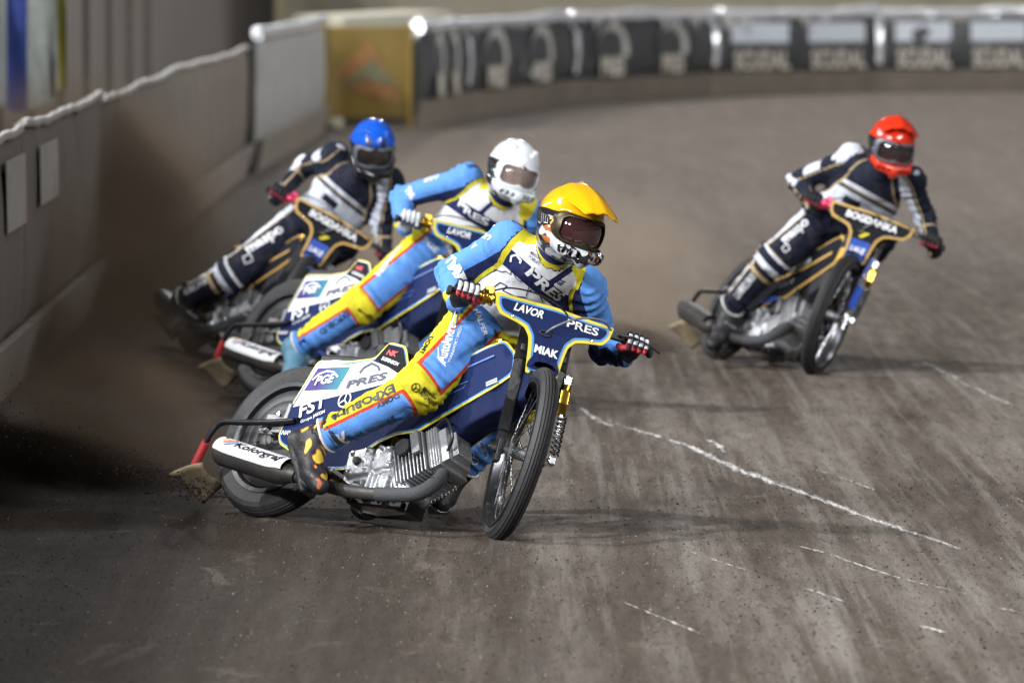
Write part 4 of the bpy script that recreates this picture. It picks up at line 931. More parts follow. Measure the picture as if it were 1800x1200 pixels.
# ---- shared helmet, built once in the head frame: x to the rider's left, y ahead, z up
def rbox2(u, v, hu, hv, r):
    a = np.abs(u) - (hu - r); b = np.abs(v) - (hv - r)
    return np.hypot(np.maximum(a, 0), np.maximum(b, 0)) + np.minimum(np.maximum(a, b), 0) - r
HM = {}
def set_attr(me, name, val):
    a = me.attributes.new(name, 'FLOAT', 'POINT'); a.data.foreach_set('value', np.ascontiguousarray(val, dtype=np.float32))
def verts(me):
    v = np.empty(len(me.vertices) * 3, np.float32); me.vertices.foreach_get('co', v); return v.reshape(-1, 3)
def field_mesh(F, name):
    v, q = nets(F.F, F.lo, F.h); me = bpy.data.meshes.new(name); me.from_pydata(v.tolist(), [], q.tolist()); me.polygons.foreach_set('use_smooth', [True] * len(q)); me.update(); return me
def build_helmet():
    F = Field((-.19, -.20, -.20), (.19, .26, .20), .004); P = F.P
    F.u(d_ell(P, (0, -.018, .032), (.124, .148, .130))); F.u(d_ell(P, (0, .005, -.055), (.116, .138, .098)), .035)
    for s in (-1, 1):
        F.u(d_cap(P, (s * .100, .02, -.055), (s * .070, .135, -.078), .034, .030), .02); F.u(d_cap(P, (s * .070, .135, -.078), (0, .172, -.088), .030, .030), .02)
        F.u(d_cap(P, (s * .035, .160, -.060), (s * .012, .170, -.115), .016, .012), .012)
        F.u(d_cap(P, (s * .108, -.03, .04), (s * .060, .06, .125), .020, .012), .02)       # raised flutes
    F.u(d_cap(P, (0, .175, -.06), (0, .165, -.125), .014, .012), .015)
    solid = F.F.copy()
    F.sub(d_box(P, (0, .16, -.004), (.108, .125, .058), .03), .008); F.sub(d_ell(P, (0, -.01, .02), (.104, .125, .108)), .004); F.sub(d_ell(P, (0, -.03, -.16), (.09, .10, .085)), .01)
    for i in range(3):
        for s in (-1, 1): F.sub(d_box(P, (s * (.030 + .026 * i), .185 - .018 * i, -.088), (.008, .03, .010), .004))
    me = field_mesh(F, 'shell'); v = verts(me); x, y, z = v.T
    line = .046 - .10 * np.maximum(0, -y) + .004 * np.sin(x * 60)
    set_attr(me, 'cover', z - line)
    set_attr(me, 'chin', np.minimum(y - .075, -.048 - z) )
    n1 = fnoise(v * npv((1, .6, 1)), 85, 3); n2 = fnoise(v * npv((1, .7, 1)), 120, 8); n3 = fnoise(v, 150, 12)
    low = np.minimum(.02 - z, .5)
    set_attr(me, 'shard1', np.minimum((n1 - .18) * .02, low)); set_attr(me, 'shard2', np.minimum((n2 - .46) * .02, low)); set_attr(me, 'shard3', np.minimum((n3 - .2) * .02, np.minimum(low, y - .10)))
    HM['shell'] = me
    G = Field((-.15, .0, -.09), (.15, .20, .09), .003); P = G.P; e = d_ell(P, (0, .0, -.005), (.122, .150, .125))
    G.F = np.maximum(np.maximum(np.abs(e) - .009, rbox2(P[..., 0], P[..., 2] + .003, .112, .060, .036)), -(P[..., 1] - .02))
    G.sub(rbox2(P[..., 0], P[..., 2] + .006 + .0 - .012 * np.exp(-(P[..., 0] / .02) ** 2) - .003, .096, .046, .028), .004); HM['frame'] = field_mesh(G, 'goggle_frame')
    G.F = np.maximum(np.maximum(np.abs(d_ell(P, (0, .0, -.005), (.117, .145, .12))) - .0035, rbox2(P[..., 0], P[..., 2] + .003, .099, .050, .030)), -(P[..., 1] - .02)); HM['lens'] = field_mesh(G, 'goggle_lens')
    S = Field((-.19, -.20, -.06), (.19, .10, .06), .004); P = S.P; sh = d_ell(P, (0, -.018, .032), (.1265, .1505, .1325)); sh2 = d_ell(P, (0, .0, -.05), (.1125, .1305, .0875))
    S.F = np.maximum(np.maximum(np.minimum(sh, sh2) - .003, np.abs(P[..., 2] + .004 + P[..., 1] * .1) - .022), -np.minimum(sh, sh2) - .004); S.F = np.maximum(S.F, P[..., 1] - .085); HM['strap'] = field_mesh(S, 'goggle_strap')
    H = Field((-.11, -.12, -.15), (.11, .16, .12), .004); P = H.P
    H.u(d_ell(P, (0, .01, .005), (.078, .098, .115))); H.u(d_cap(P, (0, .106, .01), (0, .122, -.032), .010, .014), .012); H.u(d_ell(P, (0, .085, -.085), (.035, .03, .025)), .02); H.u(d_cap(P, (-.035, .10, .022), (.035, .10, .022), .012, .012), .015)
    for s in (-1, 1): H.sub(d_ell(P, (s * .032, .112, .002), (.020, .016, .012)), .01); H.u(d_ell(P, (s * .08, .0, -.005), (.012, .02, .03)), .005)
    H.sub(d_box(P, (0, .12, -.062), (.022, .012, .002), .001), .003)
    HM['face'] = field_mesh(H, 'head')
build_helmet()
def head_parts(root, c, fwd, up, S):
    f = Vector(fwd).normalized(); u = Vector(up); u = (u - f * u.dot(f)).normalized(); l = u.cross(f)
    M = Matrix(((l.x, f.x, u.x, c[0]), (l.y, f.y, u.y, c[1]), (l.z, f.z, u.z, c[2]), (0, 0, 0, 1)))
    he = empty('helmet'); he.matrix_world = M; he.parent = root; he.matrix_parent_inverse = root.matrix_world.inverted()
    hd = link('head', HM['face'], SKIN); hd.matrix_world = M; kid(hd, root)
    link('shell', HM['shell'], S['shell'], he); link('goggle_frame', HM['frame'], S['gframe'], he); link('goggle_lens', HM['lens'], S['lens'], he); link('goggle_strap', HM['strap'], S['strap'], he)
    for s in (-1, 1):
        b = MB(); b.lathe([(0, .006), (.010, .005), (.011, 0)], (s * .032, .098, .002), (0, 1, 0), 12); b.build('eye', mat('eye', (.10, .07, .05), .3), hd)
    pk = S['peak']
    if pk:
        y1 = .10 + pk
        out = [(-.088, -.02), (-.108, .06), (-.104, .12), (-.078, y1), (-.035, y1 + .012), (.035, y1 + .012), (.078, y1), (.104, .12), (.108, .06), (.088, -.02)]
        fz = lambda x, y: Vector((x, y, .168 - 4.2 * x * x - 1.15 * max(0, y - .02) ** 2 - .10 * max(0, y) + .010 * math.exp(-(x / .018) ** 2) + .006 * math.exp(-((abs(x) - .055) / .012) ** 2)))
        sheet('peak', rounded(out, .015, 2), fz, (0, 0, -.006), S['peakm'], he, step=.02)
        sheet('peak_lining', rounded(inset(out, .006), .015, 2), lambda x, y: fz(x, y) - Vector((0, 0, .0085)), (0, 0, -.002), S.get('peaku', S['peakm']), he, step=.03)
    if S.get('horns'):
        for i, (x0, x1, h) in enumerate(((-.115, -.06, .05), (-.07, -.01, .085), (-.03, .03, .04), (.01, .07, .09), (.06, .115, .05))):
            bvh = BVHTree.FromPolygons([q.co[:] for q in HM['shell'].vertices], [tuple(p.vertices) for p in HM['shell'].polygons])
            place2d('flame_print', np.array([(x0, 0), (x1, 0), ((x0 + x1) / 2, h)]), [(0, 1, 2)], (0, .13, .040), (1, 0, 0), (0, -.35, .95), (0, .9, .45), 1, 1, INK_K, he, bvh, .003, .02)
    if S.get('strap_text'):
        bvh = BVHTree.FromPolygons([q.co[:] for q in HM['strap'].vertices], [tuple(p.vertices) for p in HM['strap'].polygons])
        letter('S', (-.125, .065, -.018), (0, -1, 0), (0, 0, 1), (-1, .15, 0), .028, .032, mat('print_gold', (.62, .45, .14), .4), he, bold=.03, shear=.3, bvh=bvh, off=.002)
        for q in range(4): letter('I', (-.125, .030 - .014 * q, -.018), (0, -1, 0), (0, 0, 1), (-1, .1, 0), .006, .034, INK_W, he, bold=.0, shear=.5, bvh=bvh, off=.002)
    return M
# ---- shared glove, built once: x outwards along the grip, y ahead, z up, grip axis at the origin
def build_glove():
    F = Field((-.085, -.145, -.075), (.075, .075, .075), .003); P = F.P
    F.u(d_cap(P, (.0, -.135, .004), (.0, -.10, .006), .033, .031)); F.u(d_box(P, (-.002, -.060, .012), (.043, .048, .019), .017), .02)
    F.u(d_cap(P, (-.034, -.032, .022), (.036, -.036, .018), .017, .015), .012)
    for i, (xx, ln) in enumerate(((-.034, 1.0), (-.011, 1.08), (.012, 1.0), (.034, .85))):
        k0 = (xx, -.030, .026); k1 = (xx * 1.03, .020 * ln, .036); k2 = (xx * 1.05, .040 * ln, .006); k3 = (xx * 1.02, .024, -.024)
        r = .0112 if i < 3 else .0098
        d = np.minimum(np.minimum(d_cap(P, k0, k1, r * 1.12, r * 1.05), d_cap(P, k1, k2, r * 1.05, r)), d_cap(P, k2, k3, r, r * .9)); F.u(d, .0035)
    d = np.minimum(np.minimum(d_cap(P, (-.036, -.055, .0), (-.060, -.020, -.010), .016, .0135), d_cap(P, (-.060, -.020, -.010), (-.052, .012, -.026), .0135, .012)), d_cap(P, (-.052, .012, -.026), (-.036, .030, -.028), .012, .010)); F.u(d, .006)
    F.F += .0008 * fnoise(P, 160, 2)
    me = field_mesh(F, 'glove'); v = verts(me); x, y, z = v.T
    fx = np.min([np.abs(x - q) for q in (-.034, -.011, .012, .034)], 0)
    set_attr(me, 'finger', np.minimum(.0088 - fx, np.minimum(np.minimum(y - .004, z + .012), .031 - z)))
    set_attr(me, 'palm', np.minimum(-.004 - z + .3 * np.minimum(0, y), .035 - y)); HM['glove'] = me
build_glove()
def glove(root, BM, SM, s, m, roll=0):
    X = Vector((0, s, 0)); c = sp(.577, s * .353, .0125)
    fr = Matrix(((X.x, FWS.x, AXS.x, c.x), (X.y, FWS.y, AXS.y, c.y), (X.z, FWS.z, AXS.z, c.z), (0, 0, 0, 1))) @ Matrix.Rotation(roll, 4, 'X')
    o = link('glove', HM['glove'], m); o.matrix_world = BM @ SM @ fr; kid(o, root)
    return (BM @ SM @ fr) @ Vector((0, -.125, .004))
def boot(root, kn, an, toe, up, m, h=.0045, steel=False, flame=False):
    kn, an, toe = Vector(kn), Vector(an), Vector(toe); sh = (kn - an).normalized(); fd = (toe - an); fl = fd.length; fd.normalize()
    n_ = Vector(up); n_ = (n_ - fd * n_.dot(fd)).normalized(); sd = fd.cross(n_)
    pts = [an + sh * .17, an, toe + fd * .05, an - fd * .09]
    lo = [min(p[i] for p in pts) - .09 for i in range(3)]; hi = [max(p[i] for p in pts) + .09 for i in range(3)]
    F = Field(lo, hi, h); P = F.P; heel = an - fd * .055 - n_ * .075; ball = an + fd * (fl * .72) - n_ * .045
    F.u(d_cap(P, an + sh * .16, an + sh * .02, .061, .054)); F.u(d_cap(P, an, heel, .052, .042), .03); F.u(d_cap(P, an - n_ * .01, ball, .050, .043), .03); F.u(d_cap(P, heel, ball, .040, .040), .03); F.u(d_cap(P, ball, toe - n_ * .03, .044, .036), .02)
    for q in (.13, .075): F.u(d_cap(P, an + sh * q - sd * .045, an + sh * q + sd * .045, .030, .030), .01)
    F.isect(-((P - npv(heel)) @ npv(n_)) - .040 + 0 * F.F)
    Rm = np.array([[fd[i], sd[i], n_[i]] for i in range(3)])
    mid = (heel + toe) / 2 - n_ * .02; sole = d_box(P, heel * .5 + (toe - n_ * .05) * .5 - n_ * .030, (fl * .62, .040, .012), .010, Rm)
    F.u(sole, .008); F.F += .0022 * fnoise(P, 90, 5)
    me = field_mesh(F, 'boot'); v = verts(me)
    if flame:
        nz = fnoise(v * npv((1, 1, .7)), 110, 21); rad = (v - npv(an)) @ npv(sh)
        reg = np.minimum(np.minimum(rad + .055, .12 - rad), (v - npv(an)) @ npv(n_) + .03); set_attr(me, 'blaze', np.minimum((nz - .10) * .012, reg)); set_attr(me, 'blaze2', np.minimum((nz - .22) * .012, reg))
    o = link('boot', me, m); kid(o, root)
    for q in (.10, .04):
        b = MB(); b.tube([an + sh * q + (sd * math.cos(t) + sh.cross(sd).normalized() * math.sin(t)) * (.064 if q > .05 else .058) for t in np.linspace(0, 2 * math.pi, 20)[:-1]], .011, 8, closed=True, flat=.4); st = b.build('boot_strap', mat('strap_black', (.02, .02, .022), .5), None); st.parent = o
    if steel:
        S = Field(lo, hi, .005); S.u(d_cap(S.P, heel - n_ * .012, toe - n_ * .042 + fd * .015, .050, .046)); S.sub(d_cap(S.P, heel + n_ * .02, toe - n_ * .01, .05, .045), .006)
        so = link('steel_shoe', field_mesh(S, 'steel_shoe'), STEEL); so.parent = o
    return o
YM = bike_matrix(*B_Y[:4])
J_Y = dict(pelvis=(874, 574, 22.50), chest=(930, 503, 22.36), neck=(964, 450, 22.18), shR=(890, 428, 22.24), shL=(1030, 508, 22.30), elR=(792, 480, 22.45), elL=(1064, 612, 22.46),
           hipR=(838, 575, 22.42), hipL=(905, 594, 22.56), knR=(738, 682, 22.13), anR=(553, 774, 22.23), toeR=(572, 846, 22.06), knL=(912, 705, 22.86), anL=(806, 826, 22.95), toeL=(778, 878, 22.84), head=(1003, 398, 22.06))
J_Yw = {k: at(*v) for k, v in J_Y.items()}
def joints(Bp, over):
    T = bike_matrix(*Bp[:4]) @ YM.inverted(); J = {}
    for k, w in J_Yw.items():
        p = T @ w
        if k in over: p = at(over[k][0], over[k][1], p.y + (over[k][2] if len(over[k]) > 2 else 0))
        J[k] = p
    return J
def rider(Bp, J, S, label, seed):
    root = empty('person', Matrix.Translation((J['pelvis'].x, J['pelvis'].y, 0))); tag(root, label, 'person', 'riders in the race')
    BM, SM = bike_matrix(*Bp[:4]), steer_matrix(Bp[4])
    wrR = glove(root, BM, SM, -1, S['glove'], S.get('rollR', 0)); wrL = glove(root, BM, SM, 1, S['glove'], S.get('rollL', 0))
    pts = list(J.values()) + [wrR, wrL]
    lo = [min(p[i] for p in pts) - .16 for i in range(3)]; hi = [max(p[i] for p in pts) + .16 for i in range(3)]
    F = Field(lo, hi, .0095 if seed == 1 else .0115); P = F.P.reshape(-1, 3)
    pel, che, nec = nv(J['pelvis']), nv(J['chest']), nv(J['neck'])
    tu = nec - pel; TL = np.linalg.norm(tu); tu /= TL; tl = nv(J['shL']) - nv(J['shR']); tl -= tu * (tl @ tu); tl /= np.linalg.norm(tl); tf = np.cross(tl, tu)
    knR2 = nv(J['knR']); shinEndR = nv(J['anR']) * .80 + knR2 * .20; shinEndL = nv(J['anL']) * .80 + nv(J['knL']) * .20
    bones = [('aUR', J['shR'], J['elR'], .071, .058), ('aFR', J['elR'], wrR, .059, .041), ('aUL', J['shL'], J['elL'], .071, .058), ('aFL', J['elL'], wrL, .059, .041),
             ('tR', J['hipR'], J['knR'], .126, .094), ('sR', J['knR'], shinEndR, .090, .066), ('tL', J['hipL'], J['knL'], .115, .094), ('sL', J['knL'], shinEndL, .096, .074)]
    def evalall(Q):
        Ql = Q - ((Q - npv(che)) @ npv(tl))[:, None] * npv(tl) * .27
        D = {}
        d1 = d_cap(Ql, pel - tu * .02, che, .128, .132); d2 = d_cap(Ql, che, nec - tu * .07 + 0 * tf, .134, .112)
        k = .06; hh = np.clip(.5 + .5 * (d2 - d1) / k, 0, 1); D['torso'] = d2 * (1 - hh) + d1 * hh - k * hh * (1 - hh)
        for n_, a, b, ra, rb in bones: D[n_] = d_cap(Q, nv(a), nv(b), ra, rb)
        D['neck'] = d_cap(Q, nec - tu * .05, nv(J['head']) - nv((0, 0, .03)), .075, .062)
        return D
    # evaluate only near the body
    D = evalall(P); f = D['torso'].copy()
    def sm(f, d, k):
        h_ = np.clip(.5 + .5 * (f - d) / k, 0, 1); return f * (1 - h_) + d * h_ - k * h_ * (1 - h_)
    for a, b in (('aUR', 'aFR'), ('aUL', 'aFL'), ('tR', 'sR'), ('tL', 'sL')):
        f = sm(f, sm(D[a], D[b], .022), .05)
    f = sm(f, D['neck'], .03)
    # knee pads and shoulder pads
    for q, r in ((J['knR'], .095), (J['knL'], .095)): f = sm(f, np.linalg.norm(P - npv(q), axis=-1) - r, .03)
    for q, r in ((J['shR'], .082), (J['shL'], .082)): f = sm(f, np.linalg.norm(P - npv(nv(q) + tu * .012), axis=-1) - r, .04)
    # cloth: folds run across the limbs and bunch at the joints
    fold = np.zeros(len(P), np.float32)
    near = np.abs(f) < .04; Q = P[near]; fn = .0042 * fnoise(Q, 21, seed * 7 + 1) + .011 * (.35 - np.abs(fnoise(Q, 30, seed * 7 + 2)))
    for n_, a, b, ra, rb in bones:
        a, b = nv(a), nv(b); ax = (b - a); Lb = np.linalg.norm(ax); ax /= Lb; t = (Q - npv(a)) @ npv(ax); w_ = np.clip(1 - np.abs(D[n_][near]) / .035, 0, 1)
        e = np.exp(-((t) / .09) ** 2) + np.exp(-((t - Lb) / .09) ** 2)
        fn += w_ * (.0022 + .0150 * e) * (np.abs(np.sin(t * 62 + 1.9 * fnoise(Q, 24, seed * 3 + len(n_)))) - .55)
    vv = (Q - npv(pel)) @ npv(tu); fn += np.exp(-((vv - .06) / .07) ** 2) * .006 * np.sin(vv * 150 + 3 * fnoise(Q, 22, seed))
    fold[near] = fn
    F.F = (f + fold).reshape(F.F.shape)
    me = field_mesh(F, 'racing_suit'); V = verts(me); D = evalall(V)
    names = ['torso'] + [b[0] for b in bones] + ['neck']; near_id = np.argmin(np.stack([D[n_] for n_ in names], 0), 0)
    def isb(*ns): return np.isin(near_id, [names.index(q) for q in ns])
    BIG = np.float32(-.05); yel = np.full(len(V), BIG); red = yel.copy(); white = yel.copy(); navy = yel.copy()
    arm = isb('aUR', 'aFR', 'aUL', 'aFL'); leg = isb('tR', 'sR', 'tL', 'sL'); tor = ~(arm | leg)
    u = (V - npv(che)) @ npv(tl); v = (V - npv(pel)) @ npv(tu); fr = (V - npv(che)) @ npv(tf)
    darm = np.minimum.reduce([D['aUR'], D['aUL']]); seam = D['torso'] - darm
    ws = S['w']
    ch = S['chest']; cA = nv(at(ch[0], ch[1], J['chest'].y)); bd = np.array([ch[2], 0, -ch[3]], float); bd /= np.linalg.norm(bd); bn = np.array([-bd[2], 0, bd[0]])
    vp = (V - npv(cA)) @ npv(bn); up_ = (V - npv(cA)) @ npv(bd)
    if S['team'] == 'A':
        navy = np.where(tor, .05, navy)
        inn = darm - .026
        lowb = np.minimum(np.minimum(-.034 - vp, vp + .24), inn); upb = np.minimum(np.minimum(np.minimum(vp - .034, .17 - vp), inn), np.abs(up_ - .035 - .3 * vp) - .012)
        white = np.where(tor & ~isb('neck') & (fr > -.02), np.maximum(lowb, upb), BIG)
        yel = np.where(tor, np.minimum(.115 - v, fr + .06), yel)
        cap = np.minimum(.030 - np.abs(np.abs(u) - .118), np.minimum(v - TL * .80, .045 - fr)); yel = np.where(~leg, np.maximum(yel, cap), yel)
        yel = np.where(~leg & (v > .2 * TL), np.maximum(yel, .009 - np.abs(darm - D['torso'] - .012)), yel)
        yel = np.where(isb('neck'), np.maximum(yel, .02 - np.abs(v - TL * 1.0) * .5), yel)
        for n_, a, b in (('aUR', J['shR'], J['elR']), ('aUL', J['shL'], J['elL']), ('aFR', J['elR'], wrR), ('aFL', J['elL'], wrL)):
            a, b = nv(a), nv(b); ax = (b - a) / np.linalg.norm(b - a); dn = np.array([0, .25, -1.]) if n_[2] == 'R' else np.array([-1., .1, -.35]); dn -= ax * (dn @ ax); dn /= np.linalg.norm(dn); m_ = isb(n_)
            s_ = (V - npv(a)) @ npv(dn); navy = np.where(m_, s_ - (.022 if n_[1] == 'U' else .03), navy)
            if n_[1] == 'F': t = (V - npv(a)) @ npv(ax); Lb = np.linalg.norm(b - a); yel = np.where(m_, np.maximum(yel, .006 - np.abs(t - Lb * .97)), yel)
    else:
        inn = darm - .045
        white = np.where(tor & (fr > -.02), np.maximum(np.minimum(np.minimum(np.minimum(-.035 - vp, vp + .19), inn), .5), np.minimum(.011 - np.abs(vp), inn)), BIG)
        navy = np.where(tor, np.minimum(.022 - np.abs(vp + .085), .05 - np.abs(up_ + .05)), navy)
        cap = .056 - np.minimum(np.linalg.norm(V - npv(nv(J['shR']) + tu * .04), axis=-1), np.linalg.norm(V - npv(nv(J['shL']) + tu * .04), axis=-1)); white = np.where(~leg, np.maximum(white, cap), white)
        yel = np.where(~leg & (v > .25 * TL), .006 - np.abs(darm - .05), yel)
        yel = np.where(tor & (fr > 0), np.maximum(yel, np.minimum(.004 - np.abs(vp + .016), inn)), yel)
        for n_, a, b in (('aUR', J['shR'], J['elR']), ('aUL', J['shL'], J['elL']), ('aFR', J['elR'], wrR), ('aFL', J['elL'], wrL)):
            a, b = nv(a), nv(b); ax = (b - a) / np.linalg.norm(b - a); w_ = np.array([-.6 if n_[2] == 'R' else -.7, -.3, .8 if n_[2] == 'R' else -.2]); w_ -= ax * (w_ @ ax); w_ /= np.linalg.norm(w_); m_ = isb(n_)
            t = (V - npv(a)) @ npv(ax); s_ = (V - npv(a)) @ npv(w_) - .040
            br = .02 * np.sign(np.sin(t * 24 + seed * 2)); white = np.where(m_, np.maximum(white, np.minimum(s_, br + .012) if n_[2] == 'R' else s_ - .004), white); yel = np.where(m_ & (s_ > -.02), np.maximum(yel, .0045 - np.abs(s_ + .008)), yel)
    for sd_, tn, sn, h_, k_, a_ in (('R', 'tR', 'sR', 'hipR', 'knR', 'anR'), ('L', 'tL', 'sL', 'hipL', 'knL', 'anL')):
        hp, kn, an = nv(J[h_]), nv(J[k_]), nv(J[a_])
        yl = np.full(len(V), BIG)
        for n_, a, b, w_, c_ in ((tn, hp, kn, ws[0], S.get('ct', .074)), (sn, kn, an, ws[1], S.get('cs', .030))):
            ax = (b - a) / np.linalg.norm(b - a); w_ = np.array(w_, float); w_ = w_ - ax * (w_ @ ax); w_ /= np.linalg.norm(w_); m_ = isb(n_)
            if sd_ == 'L': c_ += .05
            s_ = (V - npv(a)) @ npv(w_); q = s_ - c_
            if n_ == tn and S['team'] == 'A': q = np.maximum(q, -s_ - .066)
            yl = np.where(m_, q, yl)
        la = (an - hp) / np.linalg.norm(an - hp); kc = kn + (kn - hp) / np.linalg.norm(kn - hp) * .015
        pk_ = .062 - np.abs((V - npv(kc)) @ npv(la)) - .25 * np.maximum(0, np.linalg.norm(V - npv(kc), axis=-1) - .1); pk_ = np.where(isb(tn, sn), pk_, BIG)
        if S['team'] == 'A':
            yl = np.maximum(yl, pk_); yel = np.where(isb(tn, sn), yl, yel); red = np.where(isb(tn, sn), .0065 - np.abs(yl - .002), red)
            navy = np.where(isb(tn, sn), BIG, navy)
        else:
            s2 = yl - .006; wl_ = np.maximum(s2, np.minimum(pk_ - .012, .2)); kd = np.minimum(.022 - np.abs((V - npv(kc)) @ npv(la)), np.abs(yl) + .0); white = np.where(isb(tn, sn), wl_, white)
            navy = np.where(isb(tn, sn), np.minimum(.024 - np.abs((V - npv(kc)) @ npv(la) + .01), -yl + .03), navy)
            band = .012 - np.abs((V - npv(kc)) @ npv(la) - .10); yel = np.where(isb(tn, sn), np.maximum(np.maximum(.004 - np.abs(wl_), np.where(isb(sn), band, BIG)), BIG), yel)
    for n_, val in (('yel', yel), ('red', red), ('white', white), ('navy', navy)): set_attr(me, n_, np.clip(val, -.05, .05))
    body = link('racing_suit', me, S['suit']); kid(body, root)
    bv = BVHTree.FromPolygons([q.co[:] for q in me.vertices], [tuple(p.vertices) for p in me.polygons])
    # cuffs, boots, helmet
    for kn, an, se in ((J['knR'], J['anR'], shinEndR), (J['knL'], J['anL'], shinEndL)):
        ax = (Vector(an) - Vector(kn)).normalized(); d, a, b = basis(ax); c = Vector(se) + ax * .045; mb = MB()
        mb.tube([c + (a * math.cos(t) + b * math.sin(t)) * (.070 + .003 * math.sin(3 * t)) + ax * .006 * math.sin(2 * t) for t in np.linspace(0, 2 * math.pi, 24)[:-1]], .006, 8, closed=True); kid(mb.build('leg_cuff', CUFF, None, 60), root)
        mb = MB(); mb.tube([Vector(se) - ax * .02, Vector(se) + ax * .02, c], [.064, .068, .071], 20); kid(mb.build('leg_hem', S.get('hem', mat('hem_blue', SUITB, .8, spec=.2, dirt=.2)), None, 60), root)
    boot(root, J['knR'], J['anR'], J['toeR'], S.get('upR', (-.5, .3, .8)), S['boot'], flame=S.get('flame', False))
    boot(root, J['knL'], J['anL'], J['toeL'], S.get('upL', (.2, -.5, .8)), S['bootL'] if 'bootL' in S else S['boot'], steel=True)
    head_parts(root, J['head'], S['face'], S['headup'], S)
    def body_text(s, p0, p1, h, m, bold=.02, shear=0, sub=.014):
        def near_hit(p):
            for rr_ in range(0, 18, 2):
                for k_ in range(8 if rr_ else 1):
                    q = bv.ray_cast(CAMP, ray_dir(p[0] + rr_ * math.cos(k_ * .785), p[1] + rr_ * math.sin(k_ * .785)).normalized())
                    if q[0] is not None and q[1].y < -.25: return q
            return (None,)
        A = near_hit(p0); Bq = near_hit(p1)
        if A[0] is None or Bq[0] is None: print('miss', s); return
        X_ = Bq[0] - A[0]; N = (A[1] + Bq[1]).normalized(); N = (N - X_ * (N.dot(X_) / X_.length_squared)).normalized(); Y_ = N.cross(X_.normalized())
        o = letter(s, A[0], X_, Y_, N, X_.length, h, m, None, bold=bold, shear=shear, bvh=bv, off=.0025, sub=sub); kid(o, body); return o
    def body_line(pp, w, m, name='print_line', closed=False):
        vs = []; fs = []
        for p in pp:
            h_ = bv.ray_cast(CAMP, ray_dir(*p).normalized())
            if h_[0] is not None: vs.append((h_[0], h_[1]))
        if len(vs) < 2: return
        b = MB(); V_ = []; F_ = []
        for i, (p, n_) in enumerate(vs):
            d = (vs[min(i + 1, len(vs) - 1)][0] - vs[max(i - 1, 0)][0]).normalized(); s_ = n_.cross(d).normalized() * (w / 2); V_ += [p + s_ + n_ * .003, p - s_ + n_ * .003]
        for i in range(len(vs) - 1): F_.append((2 * i, 2 * i + 2, 2 * i + 3, 2 * i + 1))
        b.add(V_, F_); kid(b.build(name, m, None), body)
    for a in S['prints']: body_text(*a[:5], **(a[5] if len(a) > 5 else {}))
    for pp, w, m_ in S.get('lines', []): body_line(pp, w, m_)
    return root
def dense(pp, k=6):
    out = []
    for i in range(len(pp) - 1):
        for j in range(k): t = j / k; out.append((pp[i][0] * (1 - t) + pp[i + 1][0] * t, pp[i][1] * (1 - t) + pp[i + 1][1] * t))
    return out + [pp[-1]]
def ringpx(c, r, n=20): return [(c[0] + r * math.cos(i * 2 * math.pi / n), c[1] + r * math.sin(i * 2 * math.pi / n)) for i in range(n + 1)]
def gloss(name, base, layers): return paint(name, base, layers, .13, .5, coat=.7, bump=.05, dirt=.10)
LENS_Y = mat('lens_dark_rose', (.05, .018, .02), .06, spec=.8, coat=1, alpha=.86); LENS_C = mat('lens_clear', (.32, .25, .23), .05, spec=.8, coat=1, alpha=.42); LENS_K = mat('lens_smoke', (.03, .022, .022), .06, spec=.8, coat=1, alpha=.85)
FR_G = mat('frame_gold_black', (.05, .038, .018), .35, .5); FR_W = mat('frame_white', (.66, .69, .72), .35); FR_K = mat('frame_grey', (.10, .11, .13), .35)
STK = mat('strap_fabric', (.012, .012, .014), .7)
h = [(745, 560), (726, 645)]
